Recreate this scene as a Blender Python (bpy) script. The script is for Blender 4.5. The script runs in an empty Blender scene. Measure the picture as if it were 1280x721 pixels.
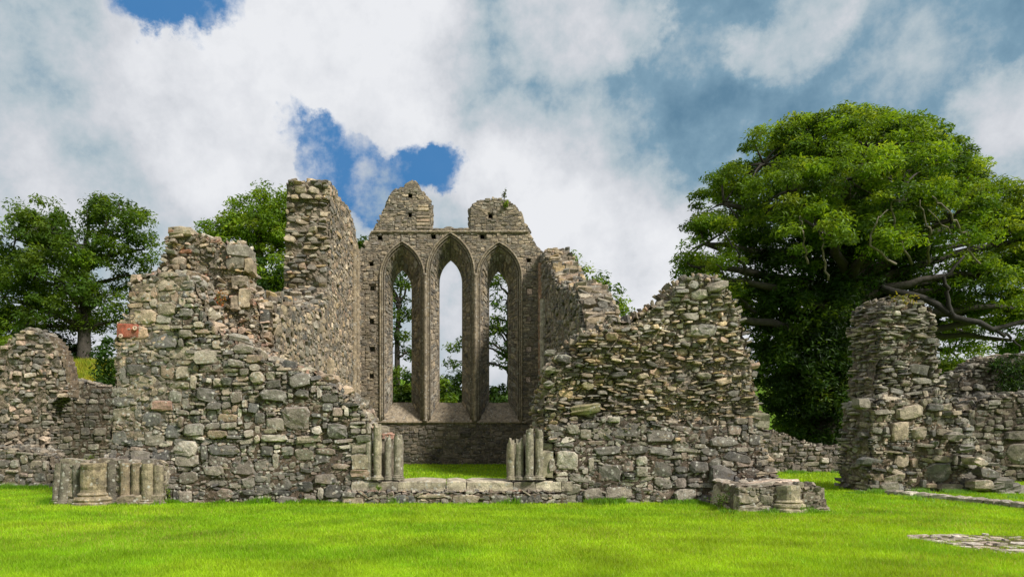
import bpy, math, random
import numpy as np
from mathutils import Vector
from mathutils.geometry import tessellate_polygon

random.seed(11)
rng = np.random.default_rng(11)
scene = bpy.context.scene
COL = scene.collection

# ---------------------------------------------------------------- measured view
F, VX, VY, EYE = 853.0, 567.0, 537.0, 1.6          # focal length and level-view centre measured on the photograph
def wx(px, Y): return (px - VX) * Y / F
def wh(py, Y): return EYE + (VY - py) * Y / F
def pts(lst, Y): return [(wx(a, Y), wh(b, Y)) for a, b in lst]

# ---------------------------------------------------------------- noise
_perm = rng.random((64, 64, 64))
def vnoise(x, y, z=0.0):
    x, y, z = np.broadcast_arrays(np.asarray(x, float), np.asarray(y, float), np.asarray(z, float))
    xi, yi, zi = np.floor(x).astype(int), np.floor(y).astype(int), np.floor(z).astype(int)
    fx, fy, fz = x - xi, y - yi, z - zi
    fx, fy, fz = fx*fx*(3-2*fx), fy*fy*(3-2*fy), fz*fz*(3-2*fz)
    def g(a, b, c): return _perm[(xi+a) & 63, (yi+b) & 63, (zi+c) & 63]
    def l(a, b, t): return a + (b-a)*t
    return l(l(l(g(0,0,0), g(1,0,0), fx), l(g(0,1,0), g(1,1,0), fx), fy),
             l(l(g(0,0,1), g(1,0,1), fx), l(g(0,1,1), g(1,1,1), fx), fy), fz)*2 - 1
def fbm(x, y, z=0.0):
    x = np.asarray(x, float); y = np.asarray(y, float); z = np.asarray(z, float)
    return vnoise(x, y, z) + .5*vnoise(2*x+7.3, 2*y+1.7, 2*z) + .25*vnoise(4*x+3.1, 4*y+9.2, 4*z)
def sstep(a, b, x):
    t = np.clip((np.asarray(x, float)-a)/(b-a), 0, 1); return t*t*(3-2*t)

# ---------------------------------------------------------------- mesh building
class MB:
    def __init__(s): s.v = []; s.t = []; s.q = []; s.c = []; s.n = 0; s.tm = []; s.qm = []
    def add(s, v, tris=None, quads=None, col=(.3, .3, .3), mat=0):
        v = np.asarray(v, float).reshape(-1, 3); k = len(v)
        c = np.asarray(col, float)
        if c.ndim == 1: c = np.tile(c, (k, 1))
        s.v.append(v); s.c.append(c)
        if tris is not None and len(tris):
            a = np.asarray(tris, int).reshape(-1, 3) + s.n; s.t.append(a); s.tm.append(np.full(len(a), mat))
        if quads is not None and len(quads):
            a = np.asarray(quads, int).reshape(-1, 4) + s.n; s.q.append(a); s.qm.append(np.full(len(a), mat))
        s.n += k
    def build(s, name, mats, parent=None, smooth=False):
        V = np.concatenate(s.v); C = np.concatenate(s.c)
        T = np.concatenate(s.t) if s.t else np.zeros((0, 3), int)
        Q = np.concatenate(s.q) if s.q else np.zeros((0, 4), int)
        mi = np.concatenate(s.tm + s.qm)
        me = bpy.data.meshes.new(name)
        me.vertices.add(len(V)); me.vertices.foreach_set('co', V.ravel())
        me.loops.add(T.size + Q.size)
        me.loops.foreach_set('vertex_index', np.concatenate([T.ravel(), Q.ravel()]))
        me.polygons.add(len(T) + len(Q))
        st = np.concatenate([np.arange(len(T))*3, T.size + np.arange(len(Q))*4])
        me.polygons.foreach_set('loop_start', st)
        me.polygons.foreach_set('material_index', mi)
        me.polygons.foreach_set('use_smooth', np.full(len(st), smooth))
        me.update(calc_edges=True)
        at = me.attributes.new('tint', 'FLOAT_COLOR', 'POINT')
        at.data.foreach_set('color', np.c_[C, np.ones(len(C))].ravel())
        for m in (mats if isinstance(mats, (list, tuple)) else [mats]): me.materials.append(m)
        me.validate()
        o = bpy.data.objects.new(name, me); COL.objects.link(o)
        if parent is not None:
            o.parent = parent
            o.matrix_parent_inverse = parent.matrix_basis.inverted()
        return o

def tag(o, label, cat, group=None, kind=None):
    if cat and not kind: kind = 'thing'
    if label: o['label'] = label
    if cat: o['category'] = cat
    if group: o['group'] = group
    if kind: o['kind'] = kind
    return o
def thing(name, loc, label, cat, group=None):
    o = bpy.data.objects.new(name, None); COL.objects.link(o); o.location = loc; o.empty_display_size = .3
    bpy.context.view_layer.update()
    return tag(o, label, cat, group)

# ---------------------------------------------------------------- materials
class NT:
    def __init__(s, nt): s.nt = nt; s.x = 0
    def n(s, typ, **kw):
        nd = s.nt.nodes.new(typ); nd.location = (s.x, 0); s.x += 180
        for k, v in kw.items():
            if k.startswith('i_'):
                nd.inputs[k[2:].replace('__', ' ')].default_value = v
            else: setattr(nd, k, v)
        return nd
    def l(s, a, b): s.nt.links.new(a, b)
    def math(s, op, a, b=None, clamp=False):
        nd = s.n('ShaderNodeMath', operation=op, use_clamp=clamp)
        for i, x in enumerate((a, b)):
            if x is None: continue
            if isinstance(x, (int, float)): nd.inputs[i].default_value = x
            else: s.l(x, nd.inputs[i])
        return nd.outputs[0]
    def mr(s, x, a, b, c=0., d=1., smooth=False):
        nd = s.n('ShaderNodeMapRange', clamp=True)
        if smooth: nd.interpolation_type = 'SMOOTHSTEP'
        s.l(x, nd.inputs['Value'])
        for k, v in zip(('From Min', 'From Max', 'To Min', 'To Max'), (a, b, c, d)): nd.inputs[k].default_value = v
        return nd.outputs[0]
    def mix(s, fac, a, b, blend='MIX'):
        nd = s.n('ShaderNodeMix', data_type='RGBA', blend_type=blend)
        for sock, x in ((nd.inputs[0], fac), (nd.inputs[6], a), (nd.inputs[7], b)):
            if isinstance(x, (int, float)): sock.default_value = x
            elif isinstance(x, tuple): sock.default_value = (*x, 1)
            else: s.l(x, sock)
        return nd.outputs[2]
    def noise(s, vec, scale, detail=4, rough=.6):
        nd = s.n('ShaderNodeTexNoise', i_Scale=scale, i_Detail=detail, i_Roughness=rough)
        s.l(vec, nd.inputs['Vector']); return nd.outputs['Fac']
def new_mat(name):
    m = bpy.data.materials.new(name); m.use_nodes = True
    m.node_tree.nodes.clear(); t = NT(m.node_tree)
    out = t.n('ShaderNodeOutputMaterial')
    return m, t, out

def stone_mat(name, lichen=.5, bump=1.0, gain=1.0, mottle=(.55, 1.35)):
    m, t, out = new_mat(name)
    geo = t.n('ShaderNodeNewGeometry'); P = geo.outputs['Position']
    at = t.n('ShaderNodeAttribute', attribute_name='tint')
    n1 = t.noise(P, 7, 5, .65); n2 = t.noise(P, 38, 4, .7); n3 = t.noise(P, 1.1, 3)
    f = t.mr(n1, .3, .7, mottle[0]*.85, mottle[1]*1.1)
    f = t.math('MULTIPLY', f, t.mr(n2, .3, .7, .55, 1.4))
    f = t.math('MULTIPLY', f, t.mr(n3, .3, .7, .75 * gain, 1.2 * gain))
    col = t.mix(1., at.outputs['Color'], f, 'MULTIPLY')
    col = t.mix(1., col, (1.14, 1.07, .97), 'MULTIPLY')
    col = t.mix(t.mr(t.noise(P, 2.6, 6, .7), .40, .68, .0, .48), col, (.235, .20, .16))
    # grey-white lichen rosettes and ochre lichen film
    vo = t.n('ShaderNodeTexVoronoi', i_Scale=9.0); t.l(P, vo.inputs['Vector'])
    vd = t.math('ADD', vo.outputs['Distance'], t.math('MULTIPLY', t.math('SUBTRACT', t.noise(P, 30, 3), .5), .5))
    spot = t.mr(vd, .20, .30, 1, 0)
    area = t.mr(t.noise(P, 2.3, 3), .60 - .16*lichen, .70 - .16*lichen, 0, .85)
    col = t.mix(t.math('MULTIPLY', spot, area), col, (.46, .44, .39))
    och = t.mr(t.noise(P, 3.7, 4), .60, .74, 0, .4)
    col = t.mix(och, col, (.22, .155, .055))
    drk = t.mr(t.noise(P, 4.9, 5, .7), .57, .70, 0, .6)
    col = t.mix(drk, col, (.035, .034, .033))
    bs = t.n('ShaderNodeBsdfPrincipled', i_Roughness=.92)
    bs.inputs['Specular IOR Level'].default_value = .2
    t.l(col, bs.inputs['Base Color'])
    bh = t.math('ADD', t.math('MULTIPLY', n2, .45), t.noise(P, 14, 6, .7))
    b = t.n('ShaderNodeBump', i_Strength=.75*bump, i_Distance=.035); t.l(bh, b.inputs['Height'])
    t.l(b.outputs['Normal'], bs.inputs['Normal']); t.l(bs.outputs[0], out.inputs[0])
    return m
STONE = stone_mat('rubble_stone', .6, 1.0, 1.22)
STONE_LICH = stone_mat('lichened_stone', 1.45, 1.0, 1.2)
DRESSED = stone_mat('dressed_stone', 1.0, 1.0, 1.0, (.42, 1.5))

def mortar_mat():
    m, t, out = new_mat('old_mortar')
    P = t.n('ShaderNodeNewGeometry').outputs['Position']
    n = t.noise(P, 12, 6, .7)
    col = t.mix(t.mr(n, .3, .7), (.11, .088, .068), (.36, .285, .205))
    col = t.mix(t.mr(t.noise(P, 1.7, 4), .42, .62, 0, .6), col, (.14, .125, .11))
    col = t.mix(t.mr(t.noise(P, 30, 4, .7), .58, .68, 0, .8), col, (.50, .45, .37))
    col = t.mix(t.mr(t.noise(P, 4.1, 5, .7), .57, .70, 0, .7), col, (.04, .038, .034))
    at = t.n('ShaderNodeAttribute', attribute_name='tint')
    col = t.mix(1., col, t.mix(1., at.outputs['Color'], (5., 5., 5.), 'MULTIPLY'), 'MULTIPLY')
    bs = t.n('ShaderNodeBsdfPrincipled', i_Roughness=.95); bs.inputs['Specular IOR Level'].default_value = .1
    t.l(col, bs.inputs['Base Color'])
    b = t.n('ShaderNodeBump', i_Strength=1., i_Distance=.05); t.l(t.math('ADD', n, t.noise(P, 40, 5, .7)), b.inputs['Height'])
    t.l(b.outputs['Normal'], bs.inputs['Normal']); t.l(bs.outputs[0], out.inputs[0])
    return m
MORTAR = mortar_mat()

def leaf_mat(name, trans=.35, rough=.5):
    m, t, out = new_mat(name)
    P = t.n('ShaderNodeNewGeometry').outputs['Position']
    at = t.n('ShaderNodeAttribute', attribute_name='tint')
    n = t.noise(P, .9, 3)
    col = t.mix(1., at.outputs['Color'], t.mr(n, .3, .7, .75, 1.25), 'MULTIPLY')
    bs = t.n('ShaderNodeBsdfPrincipled', i_Roughness=rough); bs.inputs['Specular IOR Level'].default_value = .25
    t.l(col, bs.inputs['Base Color'])
    tr = t.n('ShaderNodeBsdfTranslucent'); t.l(t.mix(1., col, (1.5, 1.35, .5), 'MULTIPLY'), tr.inputs['Color'])
    mx = t.n('ShaderNodeMixShader', i_Fac=trans)
    t.l(bs.outputs[0], mx.inputs[1]); t.l(tr.outputs[0], mx.inputs[2]); t.l(mx.outputs[0], out.inputs[0])
    return m
LEAF = leaf_mat('leaves', .45); BLADE = leaf_mat('grass_blades', .4, .55)

def bark_mat():
    m, t, out = new_mat('bark')
    P = t.n('ShaderNodeNewGeometry').outputs['Position']
    at = t.n('ShaderNodeAttribute', attribute_name='tint')
    n = t.noise(P, 6, 6, .7)
    col = t.mix(1., at.outputs['Color'], t.mr(n, .3, .7, .6, 1.4), 'MULTIPLY')
    bs = t.n('ShaderNodeBsdfPrincipled', i_Roughness=.9)
    t.l(col, bs.inputs['Base Color'])
    b = t.n('ShaderNodeBump', i_Strength=.8, i_Distance=.05); t.l(n, b.inputs['Height'])
    t.l(b.outputs['Normal'], bs.inputs['Normal']); t.l(bs.outputs[0], out.inputs[0])
    return m
BARK = bark_mat()

def lawn_mat():
    m, t, out = new_mat('lawn_turf')
    P = t.n('ShaderNodeNewGeometry').outputs['Position']
    at = t.n('ShaderNodeAttribute', attribute_name='tint')
    a = t.noise(P, .55, 4); b_ = t.noise(P, 22, 4, .7)
    col = t.mix(t.mr(a, .35, .65), (.11, .23, .008), (.19, .32, .014))
    col = t.mix(1., col, t.mr(b_, .3, .7, .5, 1.3), 'MULTIPLY')
    col = t.mix(1., col, at.outputs['Color'], 'MULTIPLY')
    bs = t.n('ShaderNodeBsdfPrincipled', i_Roughness=.9); bs.inputs['Specular IOR Level'].default_value = .1
    t.l(col, bs.inputs['Base Color'])
    b = t.n('ShaderNodeBump', i_Strength=.6, i_Distance=.03); t.l(b_, b.inputs['Height'])
    t.l(b.outputs['Normal'], bs.inputs['Normal']); t.l(bs.outputs[0], out.inputs[0])
    return m
LAWN = lawn_mat()

# ---------------------------------------------------------------- masonry
PAL_COURSED = [(.20,.185,.16), (.17,.165,.15), (.24,.205,.155), (.29,.235,.17), (.13,.135,.135), (.085,.09,.095), (.30,.215,.155), (.21,.19,.15), (.34,.29,.225)]
PAL_LOW     = [(.14,.135,.13), (.18,.165,.155), (.10,.098,.098), (.23,.175,.15), (.25,.22,.19), (.075,.075,.08), (.16,.135,.125), (.36,.33,.29)]
PAL_CORE    = [(.31,.24,.16), (.26,.205,.14), (.36,.275,.175), (.20,.165,.125), (.34,.225,.15), (.135,.12,.10), (.40,.325,.23), (.28,.25,.20), (.10,.098,.095), (.34,.24,.11)]
PAL_PINK    = [(.36,.25,.19), (.33,.26,.19), (.27,.20,.155), (.40,.31,.24), (.17,.15,.13), (.37,.21,.155), (.43,.39,.33), (.24,.225,.20)]
PAL_EAST    = [(.22,.185,.135), (.19,.165,.13), (.26,.215,.15), (.15,.135,.11), (.30,.24,.165), (.115,.105,.095), (.21,.19,.155)]
PAL_WARM    = [(.35,.275,.18), (.30,.235,.155), (.40,.32,.215), (.25,.20,.14), (.36,.25,.16), (.20,.165,.125), (.43,.36,.26)]
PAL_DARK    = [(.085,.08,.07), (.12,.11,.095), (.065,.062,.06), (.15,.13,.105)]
PAL_GREY    = [(.16,.155,.14), (.20,.185,.155), (.12,.12,.115), (.25,.215,.165), (.09,.09,.09), (.29,.245,.19), (.21,.205,.18)]

def inside_poly(poly):
    A = np.asarray(poly, float); B = np.roll(A, -1, 0)
    def f(u, v):
        u = np.asarray(u, float); v = np.asarray(v, float)
        r = np.zeros(u.shape, bool)
        for (x1, y1), (x2, y2) in zip(A, B):
            if y1 == y2: continue
            c = ((y1 > v) != (y2 > v)) & (u < (x2-x1)*(v-y1)/(y2-y1)+x1)
            r ^= c
        return r
    return f

def pack(u0, u1, v0, v1, cell, sizes, inside=None, fixed=()):
    cu, cv = cell
    nu = max(1, int(round((u1-u0)/cu))); 
    rows = [v0]
    while rows[-1] < v1: rows.append(rows[-1] + cv*random.uniform(.7, 1.35))
    rows = np.array(rows); nv = len(rows)-1
    occ = np.zeros((nv, nu), bool)
    uc = u0 + (np.arange(nu)+.5)*(u1-u0)/nu; vc = (rows[1:]+rows[:-1])/2
    if inside is not None:
        UU, VV = np.meshgrid(uc, vc); occ |= ~inside(UU, VV)
    out = []
    for (fu, fv, fw, fh) in fixed:
        occ |= (np.abs(uc[None, :]-fu) < fw/2) & (np.abs(vc[:, None]-fv) < fh/2)
        out.append((fu, fv, fw, fh))
    w8 = [s[2] for s in sizes]; du = (u1-u0)/nu
    for j in range(nv):
        i = random.randint(0, 1) if nu > 3 else 0
        i = 0
        while i < nu:
            if occ[j, i]: i += 1; continue
            w, h, _ = random.choices(sizes, w8)[0]
            a = 1
            while a < w and i+a < nu and not occ[j, i+a]: a += 1
            b = 1
            while b < h and j+b < nv and not occ[j+b, i:i+a].any(): b += 1
            occ[j:j+b, i:i+a] = True
            out.append((u0+(i+a/2)*du, (rows[j]+rows[j+b])/2, a*du, rows[j+b]-rows[j]))
            i += a
    return np.array(out).reshape(-1, 4)

def stones(mb, pos, cells, pal, gap=.006, depth=.16, prot=(0, .04), bulge=.4, tilt=.1, rough=.12, rot=.06,
           lowamp=0., lowscale=.8, warp=.05, K=8, square=(2.6, 5.), flip=False, mat=0, palfn=None, bed=.38, mort=None):
    S = len(cells)
    if S == 0: return
    cu, cv, w, h = cells.T
    cu = cu + warp*vnoise(cu*1.3, cv*1.3, 3.3); cv = cv + warp*vnoise(cu*1.3, cv*1.3, 9.1)
    th = np.linspace(0, 2*np.pi, K, endpoint=False)[None, :] + rng.uniform(-.12, .12, (S, K)) + rng.uniform(0, .6, (S, 1))
    e = rng.uniform(*square, (S, 1))
    ca, sa = np.cos(th), np.sin(th)
    a = np.sign(ca)*np.abs(ca)**(2/e); b = np.sign(sa)*np.abs(sa)**(2/e)
    rad = 1 + rng.uniform(-rough, rough*.45, (S, K))
    a = a*rad; b = b*rad
    hw = np.maximum(w/2-gap, .012)[:, None]; hh = np.maximum(h/2-gap, .010)[:, None]
    r = rng.normal(0, rot, (S, 1)); cr, sr = np.cos(r), np.sin(r)
    mn = np.minimum(w, h)[:, None]
    base = rng.uniform(prot[0], prot[1], (S, 1)) + (lowamp*fbm(cu*lowscale, cv*lowscale, 5.5))[:, None]*.6
    hgt = bulge*mn*rng.uniform(.08, .42, (S, 1))
    tu = rng.normal(0, tilt, (S, 1)); tv = rng.normal(0, tilt, (S, 1))
    U, V, N = [], [], []
    for sc, nn, jj in ((1., -depth, 0.), (1., None, 0.), (.88, 'm', .05), (.5, 't', .14)):
        s = sc + rng.uniform(-jj, jj, (S, K))
        du = a*s*hw; dv = b*s*hh
        if nn == 'm': n = base + hgt*rng.uniform(.45, 1.1, (S, K))
        elif nn == 't': n = base + hgt*rng.uniform(.85, 1.2, (S, K))
        elif nn is None: n = base + rng.uniform(-.01, .01, (S, K))
        else: n = np.full((S, K), nn)
        if nn != -depth: n = n + du*tu + dv*tv
        U.append(cu[:, None]+du*cr-dv*sr); V.append(cv[:, None]+du*sr+dv*cr); N.append(n)
    U.append(cu[:, None]); V.append(cv[:, None]); N.append(base+hgt*rng.uniform(.9, 1.25, (S, 1)))
    U = np.concatenate(U, 1); V = np.concatenate(V, 1); N = np.concatenate(N, 1)
    M = U.shape[1]
    p, nr = pos(U.ravel(), V.ravel())
    X = p + nr*N.ravel()[:, None]
    k = np.arange(K); k2 = (k+1) % K
    q = np.concatenate([np.c_[r_*K+k, r_*K+k2, (r_+1)*K+k2, (r_+1)*K+k] for r_ in range(3)])
    tr = np.c_[3*K+k, 3*K+k2, np.full(K, 4*K)]
    if flip: q = q[:, ::-1]; tr = tr[:, ::-1]
    off = (np.arange(S)*M)[:, None, None]
    pal = np.asarray(pal)
    c = pal[rng.integers(0, len(pal), S)]*rng.uniform(.8, 1.2, (S, 1))
    if palfn is not None: c = palfn(c, cu, cv)
    mb.add(X, (tr[None]+off).reshape(-1, 3), (q[None]+off).reshape(-1, 4), np.repeat(c, M, 0), mat)

def mortar_sheet(mb, pos, u0, u1, v0, v1, inside=None, n0=.0, amp=.035, step=.06, lowamp=0., lowscale=.8, mat=1, col=(.2, .2, .2)):
    """uneven bed of old mortar out of which the stones stand"""
    nu = max(2, int((u1-u0)/step)); nv = max(2, int((v1-v0)/step))
    uu, vv = np.meshgrid(np.linspace(u0, u1, nu+1), np.linspace(v0, v1, nv+1))
    uu = uu.ravel(); vv = vv.ravel()
    n = n0 + amp*(.75*fbm(uu*5.1, vv*5.1, 2.2)+.5*rng.uniform(-1, 1, len(uu))) + lowamp*fbm(uu*lowscale, vv*lowscale, 5.5)*.6
    p, nr = pos(uu, vv); X = p+nr*n[:, None]
    i = (np.arange(nv)[:, None]*(nu+1)+np.arange(nu)[None]).ravel()
    q = np.c_[i, i+1, i+nu+2, i+nu+1]
    if inside is not None:
        ok = inside(uu, vv); q = q[ok[q].all(1)]
    used = np.unique(q); mp = np.zeros(len(uu), int); mp[used] = np.arange(len(used))
    if len(used): mb.add(X[used], None, mp[q], col, mat)

class Frame:
    """vertical plane: u along U, v up, n along N; thickness runs along -N"""
    def __init__(s, O, U, N):
        s.O = np.array(O, float); s.U = np.array(U, float); s.N = np.array(N, float)
        s.flip = np.dot(np.cross(s.U, (0, 0, 1)), s.N) < 0
    def xyz(s, u, v, n=0.):
        u = np.asarray(u, float); v = np.asarray(v, float); n = np.asarray(n, float) + 0*u
        return s.O + u[..., None]*s.U + v[..., None]*np.array((0, 0, 1.)) + n[..., None]*s.N
    def pos(s, u, v):
        return s.xyz(u, v), np.tile(s.N, (len(u), 1))
def camframe(Y): return Frame((0, Y, 0), (1, 0, 0), (0, -1, 0))

def ragged(poly, step=.16, amp=.06, seed=0.):
    """resample an open polyline (left foot, over the top, right foot) and roughen it"""
    P = np.asarray(poly, float); out = []
    for a, b in zip(P[:-1], P[1:]):
        L = np.hypot(*(b-a)); k = max(1, int(L/step))
        for i in range(k): out.append(a+(b-a)*i/k)
    out.append(P[-1]); Q = np.array(out)
    s = np.arange(len(Q))
    d = np.c_[fbm(s*.9+seed, seed*3.7), fbm(s*.9+seed, seed*1.3+20)]*amp
    d[0] = 0; d[-1] = 0
    return Q + d

def strip_pos(fr, Q):
    """surface swept from an outline through the thickness: s along outline, v into the wall"""
    seg = np.diff(Q, axis=0); L = np.hypot(seg[:, 0], seg[:, 1]); s = np.r_[0, np.cumsum(L)]
    nn = np.c_[-seg[:, 1], seg[:, 0]]/np.maximum(L, 1e-6)[:, None]
    vn = np.r_[nn[:1], (nn[1:]+nn[:-1])/2, nn[-1:]]; vn /= np.maximum(np.hypot(vn[:, 0], vn[:, 1]), .3)[:, None]
    def pos(a, v):
        u = np.interp(a, s, Q[:, 0]); h = np.interp(a, s, Q[:, 1])
        nu = np.interp(a, s, vn[:, 0]); nh = np.interp(a, s, vn[:, 1])
        l = np.maximum(np.hypot(nu, nh), 1e-6); nu /= l; nh /= l
        return fr.xyz(u, h, -v), nu[:, None]*fr.U + nh[:, None]*np.array((0, 0, 1.))
    return pos, s[-1]

SZ_MED = [(2,1,3), (3,1,2.5), (1,1,4), (3,2,2.5), (4,2,1.5), (2,2,2), (5,2,.6), (4,3,.5), (5,3,.25), (6,2,.25), (1,2,.8)]
SZ_T = [(1,1,3), (1,2,3), (1,3,2), (2,2,1), (2,3,1.2), (1,4,.6)]
SZ_RUB = [(2,1,4), (3,1,4), (1,1,3), (4,1,2), (2,2,1), (3,2,1.2), (4,2,.5), (5,3,.12)]
SZ_BIG = [(3,2,3), (2,2,2), (4,2,2), (2,1,1), (4,3,1)]

def core(mb, fr, Q, thick, inset=.10, front=.12, back=.0, mat=1):
    seg = np.diff(Q, axis=0); L = np.maximum(np.hypot(seg[:, 0], seg[:, 1]), 1e-6)
    nn = np.c_[-seg[:, 1], seg[:, 0]]/L[:, None]
    vn = np.r_[nn[:1], (nn[1:]+nn[:-1])/2, nn[-1:]]
    C = Q - vn*inset
    C[0, 1] = Q[0, 1]; C[-1, 1] = Q[-1, 1]
    k = len(C)
    tri = tessellate_polygon([[Vector((a, b, 0)) for a, b in C]])
    tri = np.array([t for t in tri])
    A = fr.xyz(C[:, 0], C[:, 1], -front); B = fr.xyz(C[:, 0], C[:, 1], -thick+back)
    i = np.arange(k); j = (i+1) % k
    mb.add(np.r_[A, B], np.r_[tri, tri[:, ::-1]+k], np.c_[i, j, j+k, i+k], (.2, .2, .2), mat)

def wall(mb, fr, poly, thick, regions, strip=None, rag=.06, seed=0., front=.045, inset=.10, back=False, step=.16, fill=True):
    """regions: list of (test(u,v) or None, cell, sizes, palette, kwargs, fixed)"""
    Q = ragged(poly, step, rag, seed) if rag else np.asarray(poly, float)
    ins = inside_poly(Q)
    core(mb, fr, Q, thick, inset, front)
    u0, v0 = Q.min(0); u1, v1 = Q.max(0)
    for test, cell, sizes, pal, kw, fixed in regions:
        f = ins if test is None else (lambda u, v, t=test: ins(u, v) & t(u, v))
        stones(mb, fr.pos, pack(u0, u1, v0, v1, cell, sizes, f, fixed), pal, flip=fr.flip, **kw)
        if fill and np.abs(fr.N[1]) > .5 and fr.O[1] < 19:
            k2 = dict(kw); p0, p1 = kw.get('prot', (0, .04)); bb = p0+(p1-p0)*kw.get('bed', .38)
            k2.update(prot=(bb-.03, bb+.035), bulge=.5, K=7, rough=.28, rot=.25, tilt=.2, square=(2.2, 4.), gap=.003, depth=.08)
            stones(mb, fr.pos, pack(u0, u1, v0, v1, (cell[0]*.5, cell[1]*.5), [(1,1,4), (2,1,4), (3,1,1), (2,2,.8)], f), pal, flip=fr.flip, **k2)
        pr = kw.get('prot', (0, .04)); bed = kw.get('bed', .38); mc = kw.get('mort') or (.2, .2, .2)
        mortar_sheet(mb, fr.pos, u0, u1, v0, v1, f, pr[0]+(pr[1]-pr[0])*bed, .02+.22*(pr[1]-pr[0]), .055, kw.get('lowamp', 0.), kw.get('lowscale', .8), 1, mc)
    if strip is not None:
        cell, sizes, pal, kw = strip
        pos, L = strip_pos(fr, Q)
        stones(mb, pos, pack(0, L, .05, thick-.02, cell, sizes), pal, flip=not fr.flip, **kw)
        pr = kw.get('prot', (0, .04))
        mortar_sheet(mb, pos, 0, L, .03, thick, None, pr[0]+(pr[1]-pr[0])*.3, .02+.2*(pr[1]-pr[0]), .07, kw.get('lowamp', 0.), kw.get('lowscale', .8))
    if back:
        cell, sizes, pal, kw = strip
        f2 = Frame(fr.O - fr.N*thick, fr.U, -fr.N)
        stones(mb, f2.pos, pack(u0, u1, v0, v1, (cell[0]*1.5, cell[1]*1.5), sizes, ins), pal, flip=f2.flip, **kw)
    return Q

def column(mb, x, y, z0, z1, r, col, base=True, lean=(0, 0), seg=14, rag=.03, cap=False):
    prof = []
    if base:
        b = r*.55
        prof += [(r*1.55, z0), (r*1.55, z0+b*.5), (r*1.38, z0+b*.62), (r*1.48, z0+b*.95), (r*1.38, z0+b*1.25), (r*1.12, z0+b*1.4), (r*1.22, z0+b*1.65), (r*1.0, z0+b*1.95)]
    else: prof += [(r, z0)]
    zz = prof[-1][1]; k = max(3, int((z1-zz)/.06))
    for i in range(1, k+1): prof.append((r, zz+(z1-zz)*i/k))
    if cap: prof += [(r*1.25, z1+.03), (r*1.3, z1+.09), (r*1.1, z1+.13)]
    P = np.array(prof); n = len(P); a = np.linspace(0, 2*np.pi, seg, endpoint=False)
    R = P[:, :1]*(1+.075*vnoise(a[None]*2+x*9, P[:, 1:]*5+y, x)+.06*vnoise(a[None]*5+x*3, P[:, 1:]*17+y, x)-.05*(np.abs(((P[:, 1:]+x*.37) % .42)-.21) > .18)) ; Z = np.repeat(P[:, 1:], seg, 1)
    Z[-1] += rag*vnoise(a*1.5+x*7, y)
    t = (Z-z0)
    X = np.stack([x+R*np.cos(a)+lean[0]*t, y+R*np.sin(a)+lean[1]*t, Z], -1).reshape(-1, 3)
    X = np.r_[X, [[X[-seg:, 0].mean(), X[-seg:, 1].mean(), Z[-1].mean()+rag*.3]]]
    i = np.arange(seg); j = (i+1) % seg
    q = np.concatenate([np.c_[m*seg+i, m*seg+j, (m+1)*seg+j, (m+1)*seg+i] for m in range(n-1)])
    tr = np.c_[(n-1)*seg+i, (n-1)*seg+j, np.full(seg, n*seg)]
    mb.add(X, tr, q, col)

def tube(mb, path, rad, col=(.2, .17, .13), seg=6, mat=0, noise=0.):
    P = np.asarray(path, float); n = len(P); rad = np.broadcast_to(np.asarray(rad, float), (n,))
    T = np.gradient(P, axis=0); T /= np.maximum(np.linalg.norm(T, axis=1), 1e-9)[:, None]
    ref = np.array((0, 0, 1.)) if abs(T[:, 2]).mean() < .8 else np.array((1., .1, 0))
    A = np.cross(T, ref); A /= np.maximum(np.linalg.norm(A, axis=1), 1e-9)[:, None]
    B = np.cross(T, A); th = np.linspace(0, 2*np.pi, seg, endpoint=False)
    R = rad[:, None]*(1+noise*rng.uniform(-1, 1, (n, seg)))
    X = P[:, None] + R[..., None]*(np.cos(th)[None, :, None]*A[:, None]+np.sin(th)[None, :, None]*B[:, None])
    i = np.arange(seg); j = (i+1) % seg
    q = np.concatenate([np.c_[m*seg+i, m*seg+j, (m+1)*seg+j, (m+1)*seg+i] for m in range(n-1)])
    X = np.r_[X.reshape(-1, 3), P[:1], P[-1:]]
    t1 = np.c_[i, j, np.full(seg, n*seg)]; t2 = np.c_[(n-1)*seg+i, (n-1)*seg+j, np.full(seg, n*seg+1)]
    mb.add(X, np.r_[t1[:, ::-1], t2], q, col, mat)

def block(mb, c, size, col, rotz=0., jit=.02, mat=0, bev=.03, tilt=0.):
    """one weathered squared stone with chipped, chamfered edges"""
    sx, sy, sz = [s/2 for s in size]; V = []
    for zz, ins in ((-sz, bev), (-sz+bev, 0), (0, 0), (sz-bev, 0), (sz, bev)):
        ring = []
        for ax, ay in ((-1,-1), (0,-1), (1,-1), (1,0), (1,1), (0,1), (-1,1), (-1,0)):
            k = .72 if ins else .95
            ring.append((ax*(sx-ins)*(1 if 0 in (ax, ay) else k+.05), ay*(sy-ins)*(1 if 0 in (ax, ay) else k+.05), zz))
        V += ring
    V += [(0, 0, -sz), (0, 0, sz)]
    V = np.array(V) + rng.uniform(-jit, jit, (len(V), 3))
    V[:, 2] += V[:, 0]*tilt
    cz, s_ = math.cos(rotz), math.sin(rotz)
    V = np.c_[V[:, 0]*cz-V[:, 1]*s_, V[:, 0]*s_+V[:, 1]*cz, V[:, 2]] + np.array(c)
    i = np.arange(8); j = (i+1) % 8
    q = np.concatenate([np.c_[m*8+i, m*8+j, (m+1)*8+j, (m+1)*8+i] for m in range(4)])
    mb.add(V, np.r_[np.c_[j, i, np.full(8, 40)], np.c_[32+i, 32+j, np.full(8, 41)]], q, col, mat)

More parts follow.
